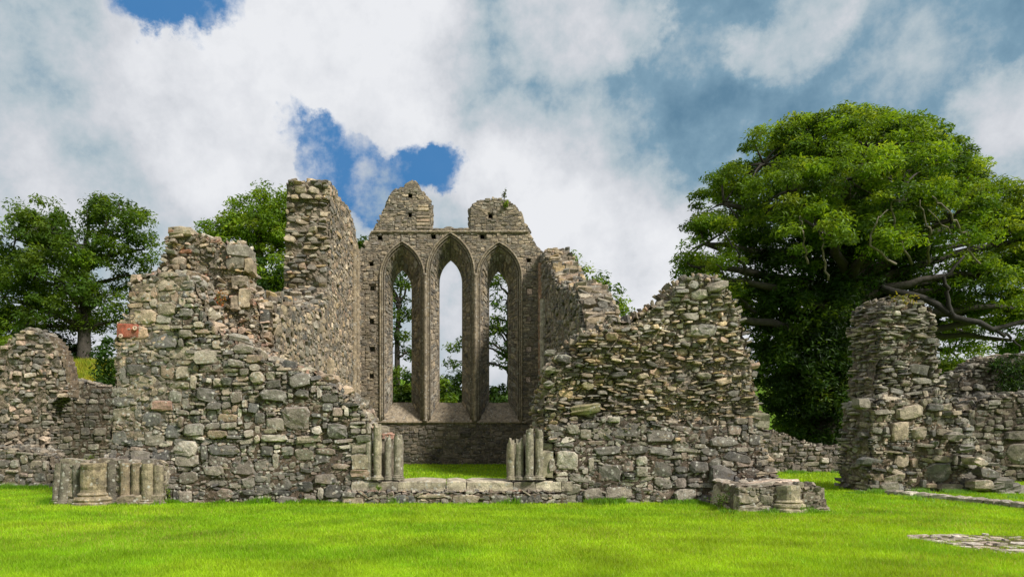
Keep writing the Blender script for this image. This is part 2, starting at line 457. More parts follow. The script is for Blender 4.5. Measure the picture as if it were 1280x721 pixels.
for _p in (PAL_COURSED, PAL_LOW, PAL_CORE, PAL_PINK, PAL_EAST, PAL_WARM, PAL_GREY):
    _a = np.array(_p); _g = _a.mean(1, keepdims=True); _p[:] = [tuple(x) for x in _g+(_a-_g)*.74]
SM = [STONE, MORTAR]
SML = [STONE_LICH, MORTAR]
YF = 15.0                 # plane of the doorway wall
YE, XN, XS = 31.8, -4.34, 4.06   # window wall, inner faces of the two side walls

# ================================================================ doorway wall, left half
def fx(px, py, w, h, Y): return (wx(px, Y), wh(py, Y), w*Y/F, h*Y/F)
dwL = thing('ruined_wall', (wx(300, YF), YF, 0), 'broken rubble wall left of the doorway, sloping down to the door shafts', 'ruined wall')
m = MB(); fr = camframe(YF)
polyL = pts([(122,640),(126,600),(129,576),(137,562),(141,530),(146,482),(148,440),(148,404),(160,398),(164,372),(166,358),(185,346),(215,342),(236,346),
             (247,372),(262,402),(280,424),(318,442),(332,452),(372,462),(398,474),(420,488),(440,502),(452,514),(461,532),(462,640)], YF)
lowL = wh(556, YF)
def seamf(v): return wx(238, YF)+.45*vnoise(np.asarray(v)*1.7, 8.1)+.12*vnoise(np.asarray(v)*6, 2.1)
def lowf(u): return lowL + .22*vnoise(np.asarray(u)*1.1, 3.3)
def palL(c, u, v):
    k = sstep(wx(230, YF), wx(150, YF), u)[:, None]*sstep(wh(520, YF), wh(400, YF), v)[:, None]
    return c*(1+k*np.array((.35, .22, .12)))
wall(m, fr, polyL, 1.3, [
    (lambda u, v: v < lowf(u), (.15, .13), SZ_MED, PAL_LOW, dict(mort=(.125,.115,.115), prot=(.0, .07), bulge=.45, lowamp=.04, warp=.09, rough=.2, rot=.09, gap=.004),
        [fx(358, 577, 20, 14, YF), fx(405, 574, 24, 16, YF), fx(265, 590, 30, 14, YF)]),
    (lambda u, v: (v >= lowf(u)) & (u < seamf(v)), (.165, .14), SZ_MED, PAL_COURSED, dict(prot=(.0, .045), bulge=.35, rot=.04, lowamp=.02, rough=.16, warp=.06, gap=.004, palfn=palL),
        [fx(210, 386, 27, 18, YF), fx(241, 441, 34, 20, YF), fx(159, 520, 26, 26, YF), fx(190, 522, 26, 24, YF)]),
    (lambda u, v: (v >= lowf(u)) & (u >= seamf(v)), (.12, .10), SZ_MED, PAL_COURSED+PAL_LOW, dict(bed=.26, mort=(.15,.14,.135), prot=(-.01, .13), bulge=.6, rot=.10, tilt=.2, lowamp=.07, warp=.06, rough=.2),
        [fx(370, 526, 40, 34, YF), fx(376, 478, 30, 18, YF), fx(393, 509, 20, 15, YF), fx(305, 436, 26, 14, YF), fx(420, 540, 30, 22, YF), fx(262, 492, 32, 20, YF), fx(345, 532, 26, 17, YF)])],
    strip=((.10, .13), SZ_T, PAL_COURSED+PAL_PINK, dict(prot=(-.03, .16), bulge=.5, K=7, rough=.28, tilt=.2, rot=.2, square=(2.2, 4))), rag=.05, seed=1.)
m.build('masonry', SML, dwL)
# raw core of the wall standing behind and above the faced part
m = MB(); fr2 = camframe(16.25)
polyC = pts([(182,640),(182,372),(190,350),(203,330),(207,318),(211,292),(222,288),(238,288),(246,294),(262,300),(283,305),(301,309),(304,345),(312,362),(322,392),(332,440),(338,500),(338,640)], 16.25)
def palC(c, u, v):
    k = (rng.random(len(u)) < .035)[:, None]
    return np.where(k, np.array((.33, .16, .11)), c)
wall(m, fr2, polyC, .85, [
    (None, (.075, .06), SZ_MED, PAL_PINK+PAL_CORE, dict(prot=(-.06, .18), bulge=.6, rot=.3, tilt=.35, lowamp=.14, warp=.08, rough=.3, K=7, square=(2.2, 4.), gap=.003, palfn=palC),
        [fx(213, 352, 30, 13, 16.25), fx(232, 348, 26, 13, 16.25), fx(224, 330, 22, 12, 16.25)])],
    strip=((.10, .12), SZ_T, PAL_PINK, dict(prot=(-.04, .16), bulge=.55, K=7, rough=.28, tilt=.25, rot=.25, square=(2.2, 4))), rag=.09, seed=2., front=.14)
m.build('rubble_core', SM, dwL)
for px, py, w, h, c in ((297, 313, 27, 15, (.17,.16,.145)), (295, 329, 22, 16, (.15,.14,.125)), (309, 331, 9, 18, (.26,.21,.16)), (300, 351, 18, 14, (.2,.17,.14)),
                        (304, 372, 14, 24, (.3,.25,.19)), (224, 288, 28, 11, (.30,.26,.2)), (294, 378, 12, 20, (.24,.2,.16))):
    m = MB(); block(m, (wx(px, 16.1), 16.4, wh(py, 16.1)), (w*16.1/F, .6, h*16.1/F), c, random.uniform(-.12, .12), .02, tilt=random.uniform(-.06, .06)); m.build('loose_stone', SM, dwL)
# tumbled stones along the broken slope
for px, py, w, h in ((215,357,30,13),(240,352,26,12),(176,350,16,13),(188,347,14,10),(300,425,24,13),(303,443,22,12),(345,452,20,10),(318,440,18,9),(381,466,24,12),(408,474,22,12),(430,489,20,12),(447,505,19,14),(455,521,17,15),(258,392,18,14),(268,410,20,13),(248,372,16,12)):
    m = MB(); block(m, (wx(px, 15.3), 15.35, wh(py, 15.3)), (w*15.2/F, .45, h*15.2/F), random.choice([(.30,.28,.23),(.2,.19,.17),(.34,.27,.21),(.24,.235,.22)]), random.uniform(-.4, .4), .035, tilt=random.uniform(-.25, .25), bev=.06); m.build('loose_stone', SM, dwL)
m = MB()
block(m, (wx(161, 14.98), 15.02, wh(414, 15)), (.46, .2, .33), (.26, .075, .05), 0, .012)
for px, py in ((151, 420), (169, 410)):
    a = np.linspace(0, 2*np.pi, 13)[:-1]
    c = np.array((wx(px, 14.9), 14.895, wh(py, 14.9)))
    R = np.stack([np.cos(a), 0*a, np.sin(a)], 1)
    m.add(np.r_[c+R*.052, c+R*.045+(0, -.025, 0), c+R*.018+(0, -.025, 0), c+R*.016+(0, .01, 0)], None, np.concatenate([np.c_[k*12+np.arange(12), k*12+(np.arange(12)+1)%12, (k+1)*12+(np.arange(12)+1)%12, (k+1)*12+np.arange(12)] for k in range(3)]), (.55, .42, .36))
o = m.build('red_stone', SM, dwL); o['label'] = 'red sandstone block with two pale round plugs'
m = MB(); block(m, (wx(203, 14.97), 15.02, wh(507, 15)), (.42, .2, .22), (.34, .21, .18), 0, .012); m.build('red_stone', SM, dwL)['label'] = 'pale pink sandstone block in grey wall'

# door shafts (jambs)
def jamb(parent, items, blocks):
    for px0, px1, pyt, pyb, dy in items:
        m = MB(); Y = 14.93+dy; r = (px1-px0)/2*Y/F
        column(m, wx((px0+px1)/2, Y), Y, wh(pyb, Y), wh(pyt, Y), r*.84, random.choice([(.25,.235,.195), (.21,.2,.17), (.28,.255,.2)]), seg=18, rag=.13)
        m.build('door_shaft', DRESSED, parent)
    m = MB()
    for px, py, w, h, dy, c in blocks: block(m, (wx(px, YF+dy), YF+dy+.2, wh(py, YF+dy)), (w*YF/F, .5, h*YF/F), c, 0, .02)
    m.build('jamb_block', SML, parent)
jamb(dwL, [(456,466,531,599,.05), (466,478,531,599,-.02), (480,490,548,599,.10), (491,504,546,599,.15)],
     [(450,577,20,20,-.05,(.27,.24,.18)), (450,592,22,11,-.06,(.25,.19,.15)), (449,560,18,14,-.02,(.2,.18,.15)), (473,565,26,68,.35,(.2,.18,.15)), (491,573,22,52,.5,(.2,.18,.15)), (485,545,14,9,.3,(.33,.2,.16))])

# ================================================================ doorway wall, right half
dwR = thing('ruined_wall', (wx(820, YF), YF, 0), 'ragged tan rubble wall right of the doorway, rising to a peak of thin stones', 'ruined wall')
m = MB()
low = pts([(690,640),(690,600),(690,545),(688,532),(720,530),(760,524),(800,526),(850,528),(900,530),(940,528),(950,545),(956,562),(964,585),(972,608),(974,640)], YF)
wall(m, camframe(YF), low, 1.3, [
    (None, (.145, .12), SZ_MED, PAL_LOW+[(.2,.19,.16)], dict(mort=(.125,.115,.115), bed=.3, prot=(.0, .09), bulge=.5, lowamp=.06, warp=.06, rough=.18, rot=.1, tilt=.12, gap=.004),
        [fx(779,538,50,20,YF), fx(708,575,30,26,YF), fx(826,588,28,22,YF), fx(760,590,30,24,YF), fx(712,623,18,14,YF), fx(760,545,24,16,YF), fx(920,571,36,12,YF), fx(900,592,34,24,YF), fx(850,555,26,12,YF)])],
    strip=((.09, .12), SZ_T, PAL_LOW+PAL_CORE, dict(prot=(-.03, .1), bulge=.7, rough=.2, tilt=.15, rot=.12)), rag=.12, seed=4.)
m.build('masonry', SML, dwR)
m = MB(); Yu = 15.1
up = pts([(684,640),(684,540),(680,512),(683,497),(688,478),(697,458),(706,449),(722,440),(724,420),(740,414),(762,411),(770,404),(786,405),(798,398),(822,384),(842,376),(846,364),(858,355),(868,350),
          (884,347),(902,351),(909,366),(917,384),(925,404),(928,422),(934,446),(940,476),(944,500),(948,520),(952,545),(955,640)], Yu)
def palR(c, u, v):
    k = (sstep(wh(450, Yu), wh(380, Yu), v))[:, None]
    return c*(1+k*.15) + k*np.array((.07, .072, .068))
topR = lambda u, v: v > wh(400, Yu) - 0*u
wall(m, camframe(Yu), up, 1.5, [
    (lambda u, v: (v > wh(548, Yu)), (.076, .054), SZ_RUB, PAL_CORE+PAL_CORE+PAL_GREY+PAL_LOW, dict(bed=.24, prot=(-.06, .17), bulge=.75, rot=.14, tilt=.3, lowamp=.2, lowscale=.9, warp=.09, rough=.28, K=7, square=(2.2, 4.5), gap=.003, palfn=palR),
        [fx(879,414,28,18,Yu), fx(853,441,16,12,Yu), fx(734,512,34,14,Yu-.3), fx(862,397,22,10,Yu), fx(765,420,18,11,Yu), fx(706,448,20,12,Yu), fx(875,372,22,14,Yu), fx(893,360,26,14,Yu), fx(868,358,16,12,Yu),
         fx(690,440,16,9,Yu), fx(735,480,18,10,Yu), fx(800,470,16,9,Yu), fx(880,470,22,9,Yu), fx(915,490,20,8,Yu), fx(705,490,18,10,Yu), fx(840,500,20,8,Yu), fx(770,495,20,8,Yu)])],
    strip=((.075, .11), SZ_T, PAL_GREY+PAL_CORE, dict(prot=(-.05, .2), bulge=.55, K=7, rough=.28, tilt=.25, rot=.2, square=(2.2, 4))), rag=.07, seed=5., front=.12)
m.build('rubble_core', SM, dwR)
for px, py, w, h, Y, c in ((734,511,36,12,14.95,(.24,.22,.13)), (945,526,34,22,15.1,(.20,.2,.15)), (943,549,18,14,15.0,(.27,.25,.2)), (952,573,30,11,15.0,(.3,.24,.18)), (958,592,26,9,14.95,(.26,.22,.17)),
                           (765,411,18,13,15.3,(.28,.29,.25)), (745,417,24,9,15.25,(.3,.29,.23)), (728,424,16,11,15.2,(.3,.28,.22)), (705,447,20,11,15.05,(.28,.28,.23)), (879,413,27,17,14.98,(.24,.235,.21)),
                           (856,362,16,12,15.2,(.3,.29,.26)),(872,352,20,10,15.4,(.36,.34,.29)),(890,352,20,12,15.3,(.33,.31,.27)),(898,362,14,16,15.1,(.38,.36,.31)),(830,380,16,9,15.2,(.3,.27,.24)),(808,393,18,9,15.2,(.28,.23,.2)),(690,462,14,9,15.0,(.26,.25,.2)),(688,480,14,8,15.0,(.2,.2,.17))):
    m = MB(); block(m, (wx(px, Y), Y+.22, wh(py, Y)), (w*Y/F, .5, h*Y/F), c, random.uniform(-.2, .2), .025, tilt=random.uniform(-.12, .12), bev=.05); m.build('loose_stone', SM, dwR)
jamb(dwR, [(634,644,553,599,.12), (644,655,553,599,.10), (656,668,541,599,-.02), (668,680,541,599,.05)],
     [(645,576,20,46,.45,(.24,.22,.17)), (668,570,24,56,.35,(.22,.2,.16)), (684,580,14,34,-.02,(.27,.25,.19)), (682,558,16,10,.1,(.22,.21,.17))])

# threshold between the jambs
th_ = thing('doorway_threshold', (wx(570, YF), YF, 0), 'worn stone threshold of two low courses under the open doorway, flecked with lichen', 'threshold')
m = MB()
hh = wh(600, YF)
x = wx(440, YF); k = 0
for i, w in enumerate((.62, .4, 1.05, .45, 1.02, .5, .55, .25)):
    block(m, (x+w/2, YF+.45, hh-.135), (w-.012, 1.1, .25), random.choice([(.34,.31,.25),(.22,.2,.17),(.40,.37,.31),(.29,.25,.2)]), 0, .012); x += w
wall(m, camframe(14.78), [(wx(426, 14.78), -.2), (wx(430, 14.78), .2), (wx(440, 14.78), .25), (wx(560, 14.78), .25), (wx(690, 14.78), .26), (wx(706, 14.78), .2), (wx(709, 14.78), -.2)], .5,
     [(None, (.17, .10), [(2,1,3),(3,1,3),(3,2,2),(4,2,2),(1,1,2)], PAL_LOW+PAL_COURSED, dict(prot=(0, .05), bulge=.4, rough=.2, mort=(.14,.13,.125)), [])],
     strip=((.11, .17), SZ_T, PAL_LOW+PAL_PINK, dict(prot=(-.02, .04), bulge=.4, rough=.2)), rag=.02, seed=21.)
m.build('step_course', SML, th_)

# ================================================================ chancel side walls
nw = thing('ruined_wall', (XN-.7, 26, 0), 'tall tan side wall left of the three windows, its near end a jagged tower', 'ruined wall')
m = MB(); frN = Frame((XN, 0, 0), (0, 1, 0), (1, 0, 0))
polyN = [(16.6, -.3), (16.6, 4.4), (17.2, 4.9), (19.5, 5.0), (21.5, 5.4), (22.8, 5.9), (23.5, 6.4), (23.7, 7.2), (23.8, 8.4), (23.9, 9.6), (23.9, 10.1), (24.4, 10.35), (25.4, 10.45), (26.2, 10.35), (27.2, 10.6), (28.2, 10.75), (29.2, 10.6), (30.2, 10.3), (31.7, 9.5), (31.75, -.3)]
def palN(c, u, v): return c*(1+.12*vnoise(u*.6, v*.6)[:, None])
wall(m, frN, polyN, 1.5, [
    (None, (.12, .10), SZ_MED, PAL_WARM+PAL_CORE+PAL_GREY, dict(prot=(-.005, .035), bulge=.35, lowamp=.02, warp=.05, rough=.2, rot=.15, tilt=.15, palfn=palN, gap=.004), [])],
    strip=((.10, .10), [(2,3,3),(1,3,3),(2,5,2),(1,2,3),(3,4,.6)], PAL_CORE+PAL_GREY, dict(prot=(-.04, .20), bulge=.5, K=7, rough=.3, tilt=.25, rot=.08, square=(2.2, 4.5), lowamp=.12)), rag=.09, seed=6.)
m.build('masonry', SM, nw)
for Y in (29.3, 30.3):
    m = MB(); column(m, XN+.06, Y, 2.2, 9.6, .12, (.27, .225, .165), base=False, seg=10); m.build('wall_shaft', DRESSED, nw)
m = MB(); column(m, XN+.08, 23.4, 3.0, 4.0, .16, (.3, .25, .18), base=False, seg=10); m.build('wall_shaft', DRESSED, nw)

sw = thing('ruined_wall', (XS+.7, 27, 0), 'grey side wall right of the three windows, stepping down in broken rubble toward the viewer', 'ruined wall')
m = MB(); frS = Frame((XS, 0, 0), (0, 1, 0), (-1, 0, 0))
polyS = [(20.8, -.3), (20.8, 4.3), (21.5, 5.2), (22.4, 6.0), (24., 6.5), (26.2, 7.15), (27.5, 7.8), (28.8, 8.5), (29.6, 9.1), (30.6, 9.5), (31.7, 9.75), (31.75, -.3)]
wall(m, frS, polyS, 1.05, [
    (None, (.13, .10), SZ_MED, PAL_GREY, dict(prot=(-.01, .07), bulge=.5, lowamp=.03, warp=.05, rough=.18, rot=.12, tilt=.12), [])],
    strip=((.11, .13), [(2,3,3),(1,3,3),(2,4,2),(1,2,3),(3,4,.6)], PAL_GREY+PAL_CORE, dict(prot=(-.04, .22), bulge=.5, K=7, rough=.3, tilt=.25, rot=.08, square=(2.2, 4.5), lowamp=.14)), rag=.12, seed=7.)
m.build('masonry', SM, sw)
m = MB(); column(m, XS-.06, 31.2, 2.0, 9.2, .13, (.30, .19, .14), base=False, seg=10); m.build('wall_shaft', DRESSED, sw)
m = MB(); column(m, XS-.07, 30.3, 3.5, 7.4, .16, (.38, .36, .32), base=False, seg=10); m.build('wall_shaft', DRESSED, sw)
# ================================================================ the window wall
ew = thing('gable_wall', (-.1, YE, 0), 'high end wall with three tall pointed windows and two broken gable stubs on top', 'window wall')
WT = 1.3; YO = YE+1.0
def window_dims(e0, e1, apex, spring, o0, o1, oapex, sill=527, osill=503):
    ospring = oapex + (o1-o0)*1.02
    return dict(x0=wx(e0, YE), x1=wx(e1, YE), ha=wh(apex, YE), hs=wh(spring, YE), hb=wh(sill, YE),
                ox0=wx(o0, YO), ox1=wx(o1, YO), oha=wh(oapex, YO), ohs=wh(ospring, YO), ohb=wh(osill, YO))
WINS = [window_dims(477, 528.5, 304.5, 346, 490, 515.5, 336), window_dims(535, 591, 293.5, 340, 548.5, 578.5, 324), window_dims(597.5, 650.5, 305.5, 347, 610.5, 636, 338)]
def arch_path(x0, x1, hb, hs, ha, nj=24, na=14):
    w = (x1-x0)/2; cx = (x0+x1)/2; d = ha-hs; c = max((d*d-w*w)/(2*w), 0.); r = w+c
    a0 = math.asin(min(1, d/r)); L = []
    for i in range(nj): L.append((x0, hb+(hs-hb)*i/nj))
    for i in range(na+1):
        a = a0*i/na; L.append((cx+c-r*math.cos(a), hs+r*math.sin(a)))
    R = [(2*cx-x, h) for x, h in L[::-1][1:]]
    return np.array(L+R)
def arch_top(u, x0, x1, hs, ha):
    P = arch_path(x0, x1, hs-.01, hs, ha, 2, 40); return np.interp(u, P[:, 0], P[:, 1])
topE = pts([(440,300),(449,322),(455,312),(461,300),(467,289.5),(473.5,277),(477,268),(482.7,256),(487,246),(493,239),(499,235),(505,232),(512,229),(518,227),(522,231),(528,241),(535,250),(538.3,254),(538.6,286.5),
            (563,286),(587.7,286.5),(588,261),(592,255),(598.6,251),(606,249),(614,248),(622,249),(629,249.5),(638,253),(643,258),(648.6,265),(652,272),(655,279),(660.5,289),(663,294),(668,303),(672,309),(677,314),(690,322)], YE)
topE = np.array(topE); topR_ = topE.copy()
topR_[1:-1, 1] += .06*vnoise(np.arange(len(topE)-2)*1.7, 4.4)
putlogs = [wx(p, YE) for p in ()]
HOLES = [(475,297.5,5,4.5),(542,296,5,5),(603,296,5,5),(464.5,330,5,4.5),(465.5,360,5.5,6),(661,326,4.5,4.5),(662,364,6,6.5),(512.5,244.5,5,5),(513,269,4.5,5.5),(613,270,4.5,5),(464.5,402,5,6),(465,436,5,6),(661,398,5,5),(661,436,6,5.5),(464,470,5,5),(660,474,5,6)]
HB = [(wx(x-w/2, YE), wx(x+w/2, YE), wh(y+h/2, YE), wh(y-h/2, YE)) for x, y, w, h in HOLES]
U = np.unique(np.r_[np.arange(topE[0, 0], topE[-1, 0], .05), topE[:, 0], [w[k] for w in WINS for k in ('x0', 'x1', 'ox0', 'ox1')], [(w['x0']+w['x1'])/2 for w in WINS],
               [h[k] for h in HB for k in (0, 1)]])
def skin(mb, n, keys):
    """front or back face of the wall as vertical strips left between openings and putlog holes"""
    for a, b in zip(U[:-1], U[1:]):
        mid = (a+b)/2
        cuts = []
        for w in WINS:
            if w[keys[0]] < mid < w[keys[1]]:
                ta, tb = arch_top([a, b], w[keys[0]], w[keys[1]], w[keys[3]], w[keys[4]])
                cuts.append((w[keys[2]], w[keys[2]], ta, tb))
        if n > -.5:
            for h in HB:
                if h[0] < mid < h[1]: cuts.append((h[2], h[2], h[3], h[3]))
        cuts.sort()
        la = lb = -.3
        ta, tb = np.interp([a, b], topR_[:, 0], topR_[:, 1]) - .06
        for ca, cb, da, db in cuts + [(ta, tb, None, None)]:
            X = [(a, YE-n, la), (b, YE-n, lb), (b, YE-n, cb), (a, YE-n, ca)]
            mb.add(X, None, [(0, 1, 2, 3)], (.2, .2, .2), 1)
            la, lb = da, db
m = MB(); skin(m, -.045, ('x0', 'x1', 'hb', 'hs', 'ha')); skin(m, -WT, ('ox0', 'ox1', 'ohb', 'ohs', 'oha'))
frE = camframe(YE)
def insE(u, v):
    u = np.asarray(u, float); v = np.asarray(v, float)
    r = (v < np.interp(u, topR_[:, 0], topR_[:, 1])+.02) & (v > -.2) & (u > wx(447, YE)) & (u < wx(680, YE))
    for w in WINS:
        r &= ~((u > w['x0']-.05) & (u < w['x1']+.05) & (v > w['hb']-.06) & (v < arch_top(u, w['x0'], w['x1'], w['hs'], w['ha'])+.05))
    for a, b, c, d in HB: r &= ~((u > a-.03) & (u < b+.03) & (v > c-.03) & (v < d+.03))
    return r
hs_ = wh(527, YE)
def palE(c, u, v): return c*(1+.14*vnoise(u*.5, v*.5)[:, None])
tE, bE = topE[:, 0].min(), topE[:, 0].max()
stones(m, frE.pos, pack(tE, bE, -.2, 12.9, (.10, .075), SZ_RUB+[(3,2,2)], lambda u, v: insE(u, v) & (v > hs_)), PAL_EAST, prot=(0, .035), bulge=.4, rough=.14, gap=.004, palfn=palE)
stones(m, frE.pos, pack(tE, bE, -.2, hs_-.05, (.11, .09), SZ_MED, insE), PAL_DARK, prot=(0, .05), bulge=.5, rough=.16, gap=.004)  # dark palette below the sills paints the shade on the wall foot
mortar_sheet(m, frE.pos, topE[0, 0], topE[-1, 0], -.2, 13.2, insE, .012, .02, .06)
# top and flanks
Qt = topR_[1:-1]
posT, LT = strip_pos(frE, Qt)
stones(m, posT, pack(0, LT, .02, WT-.02, (.12, .12), SZ_MED, None), PAL_EAST, flip=True, prot=(-.03, .10), bulge=.7, rough=.2, tilt=.12)
A = frE.xyz(Qt[:, 0], Qt[:, 1]-.06, -.045); B = frE.xyz(Qt[:, 0], Qt[:, 1]-.06, -WT); k = len(Qt); i = np.arange(k-1)
m.add(np.r_[A, B], None, np.c_[i, i+1, i+1+k, i+k], (.2, .2, .2), 1)
m.build('masonry', SM, ew)
# paler warm blocks paint the lit reveal on the left stub; then the string course
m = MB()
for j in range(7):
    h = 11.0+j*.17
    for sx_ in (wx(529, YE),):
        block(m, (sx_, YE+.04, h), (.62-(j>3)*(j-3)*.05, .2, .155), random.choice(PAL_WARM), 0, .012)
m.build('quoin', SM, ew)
m = MB()
tube(m, [(wx(px, YE), YE-.05, wh(290.3, YE)+.01*math.sin(px)) for px in range(464, 664, 4)], .06, (.22, .19, .14), 6)
m.build('string_course', DRESSED, ew)
m = MB()
tube(m, [(wx(px, YE), YE-.06, wh(527.6, YE)) for px in range(470, 662, 4)], .06, (.24, .2, .15), 6)
m.build('sill_course', DRESSED, ew)
for w in WINS:
    C1 = arch_path(w['x0'], w['x1'], w['hb'], w['hs'], w['ha']); C2 = arch_path(w['ox0'], w['ox1'], w['ohb'], w['ohs'], w['oha'])
    m = MB(); k = len(C1); i = np.arange(k-1)
    A = np.c_[C1[:, 0], np.full(k, YE+.02), C1[:, 1]]; B = np.c_[C2[:, 0], np.full(k, YO), C2[:, 1]]; D = np.c_[C2[:, 0], np.full(k, YE+WT), C2[:, 1]]
    m.add(np.r_[A, B, D], None, np.r_[np.c_[i, i+1, i+1+k, i+k], np.c_[i+k, i+1+k, i+1+2*k, i+2*k]], (.2, .2, .2), 1)
    s1 = np.r_[0, np.cumsum(np.linalg.norm(np.diff((A+B)/2, axis=0), axis=1))]
    def pos(u, v, A=A, B=B, s1=s1, cx=(w['x0']+w['x1'])/2):
        t = np.clip(v, -.3, 1.3)[:, None]
        a = np.stack([np.interp(u, s1, A[:, q]) for q in range(3)], 1); b = np.stack([np.interp(u, s1, B[:, q]) for q in range(3)], 1)
        e = .03
        a2 = np.stack([np.interp(u+e, s1, A[:, q]) for q in range(3)], 1); a1 = np.stack([np.interp(u-e, s1, A[:, q]) for q in range(3)], 1)
        nrm = np.cross(a2-a1, b-a); nrm /= np.maximum(np.linalg.norm(nrm, axis=1), 1e-9)[:, None]
        p = a+(b-a)*t
        ref = np.stack([cx-p[:, 0], 0*p[:, 0]-.5, np.where(p[:, 2] > w['hs'], w['hs']-p[:, 2], 0)], 1)
        sg = np.sign((nrm*ref).sum(1)); sg[sg == 0] = 1
        return p, nrm*sg[:, None]
    stones(m, pos, pack(0, s1[-1], .08, .90, (.085, .19), [(2,1,3),(3,1,2),(2,2,2),(4,2,.7),(1,1,2)]), PAL_EAST+PAL_EAST+PAL_GREY, prot=(0, .03), bulge=.3, rough=.2, gap=.004, depth=.05, warp=.0)
    wo = m.build('window', SM, ew)
    m = MB(); tube(m, np.c_[C2[:, 0], np.full(k, YO), C2[:, 1]], .045, (.21, .18, .14), 6); m.build('opening_edge', DRESSED, wo)
    m = MB()
    y0, y1 = YE-.03, YO+.05
    n_ = 9
    V = []
    for a in np.linspace(0, 1, n_):
        for b in np.linspace(0, 1, n_):
            xx = (w['x0']+(w['x1']-w['x0'])*b)*(1-a)+(w['ox0']+(w['ox1']-w['ox0'])*b)*a
            V.append((xx, y0+(y1-y0)*a, w['hb']+(w['ohb']-w['hb'])*a+.02*vnoise(xx*4, a*5)))
    q = [(r*n_+c, r*n_+c+1, (r+1)*n_+c+1, (r+1)*n_+c) for r in range(n_-1) for c in range(n_-1)]
    V = np.array(V, float); Vb = V-np.array((0, 0, .12))
    fro = [(c, c+1, c+1+n_*n_, c+n_*n_) for c in range(n_-1)]
    m.add(np.r_[V, Vb], None, q+fro, (.25, .215, .165)); m.build('sill', DRESSED, wo)
    m = MB()
    cx = (w['x0']+w['x1'])/2; ar = C1[:, 1] > w['hs']
    for off, yy, r, col in ((.06, YE-.06, .045, (.25, .215, .16)), (-.02, YE-.01, .04, (.20, .175, .135)), (-.10, YE+.10, .03, (.17, .15, .12))):
        C = arch_path(w['x0']-off, w['x1']+off, w['hb'], w['hs'], w['ha']+off*1.25, 18, 14)
        tube(m, np.c_[C[:, 0], np.full(len(C), yy), C[:, 1]], r, col, 8)
    m.build('arch_moulding', DRESSED, wo, True)
# slender shafts between the windows
for px in (531.8, 594.2):
    for dx, dy, r in ((0, -.10, .075),):
        m = MB(); column(m, wx(px, YE)+dx, YE+dy, wh(526, YE), wh(346, YE), r, (.24, .21, .165), base=True, cap=True, seg=10)
        m.build('window_shaft', DRESSED, ew)

# ================================================================ left: pier base, arch ruin, walls behind
pb = thing('pier_base', (wx(132, YF), 14.9, 0), 'low pier stump with several broken half columns, by the left doorway wall', 'pier base', 'clustered pier stumps')
m = MB(); Yb = 14.72
wall(m, camframe(Yb), pts([(66,640),(68,600),(72,580),(75,578.5),(120,578),(198,578),(204,582),(204,640)], Yb), 1.5,
     [(None, (.16, .15), SZ_BIG, [(.10,.095,.085), (.15,.135,.115), (.2,.18,.145)], dict(prot=(0, .06), bulge=.4, rough=.12), [])],
     strip=((.2, .22), SZ_MED, [(.3,.26,.21), (.36,.30,.25), (.22,.2,.17)], dict(prot=(-.02, .03), bulge=.2, rough=.15)), rag=.02, seed=9.)
m.build('masonry', SML, pb)
for px, r, yb, yt, dy, cc, ln in ((71, 6.5, 626, 579, .0, (.22,.2,.17), (.10, 0)), (79, 6, 626, 579, -.02, (.2,.19,.16), (.08, 0)), (118, 16, 627, 579, -.08, (.34,.29,.20), (0, 0)), (97, 5.5, 626, 580, -.02, (.17,.16,.14), (0, 0)), (140, 6, 626, 580, -.02, (.15,.14,.12), (0, 0)), (157, 6.5, 626, 579, -.03, (.27,.22,.15), (0, 0)), (185, 7.5, 626, 580, -.10, (.31,.27,.19), (0, 0)), (198, 6, 626, 582, -.06, (.27,.24,.18), (0, 0)), (172, 7, 626, 579, -.03, (.29,.24,.17), (0, 0))):
    m = MB(); Y = Yb+dy; column(m, wx(px, Y), Y, -.02, wh(yt, Y), r*Y/F, tuple(v*.8 for v in cc), True, ln, 16, .03); m.build('half_column', DRESSED, pb)
m = MB(); block(m, (wx(193, Yb), Yb+.06, .42), (22*Yb/F, .3, .84), (.2,.18,.14), 0, .035); block(m, (wx(190, Yb), Yb-.05, .1), (30*Yb/F, .3, .22), (.24,.21,.16), 0, .03); block(m, (wx(164, Yb), Yb-.07, .1), (24*Yb/F, .3, .2), (.25,.21,.16), 0, .03)
m.build('corner_block', DRESSED, pb)

ar = thing('ruined_arch', (wx(30, 20), 20, 0), 'weathered rubble haunch of a broken arch with curved edge, at far left', 'ruined arch')
m = MB(); Ya = 20.
wall(m, camframe(Ya), pts([(-60,640),(-60,470),(-30,446),(0,436),(14,424),(28,414),(38,411),(52,415),(64,425),(73,440),(80,458),(84,478),(86,497),(76,498),(68,503),(64,515),(61,535),(58,556),(56,640)], Ya), .5,
     [(None, (.085, .075), SZ_MED, PAL_GREY+PAL_PINK[:4], dict(prot=(-.02, .12), bulge=.7, rough=.2, rot=.2, tilt=.2, lowamp=.08, warp=.06, gap=.004), [])],
     strip=((.075, .11), SZ_T, PAL_GREY, dict(prot=(-.03, .08), bulge=.6, rough=.18)), rag=.02, seed=10.)
m.build('masonry', SM, ar)
m = MB()
arc = pts([(62,424),(70,432),(76,444),(81,458),(84.5,475),(86,497)], Ya)
arc = np.array(arc)
for i_ in range(len(arc)-1):
    for t_ in (.25, .75):
        p = arc[i_]+(arc[i_+1]-arc[i_])*t_
        block(m, (p[0]+.02, Ya+.24, p[1]), (.10, .46, .24), (.16, .125, .09), 0, .012, bev=.015)
m.build('arch_ring', DRESSED, ar)
lw = thing('ruined_wall', (wx(20, 19), 19, 0), 'low lichened rubble wall stub in front of the broken arch at far left', 'ruined wall')
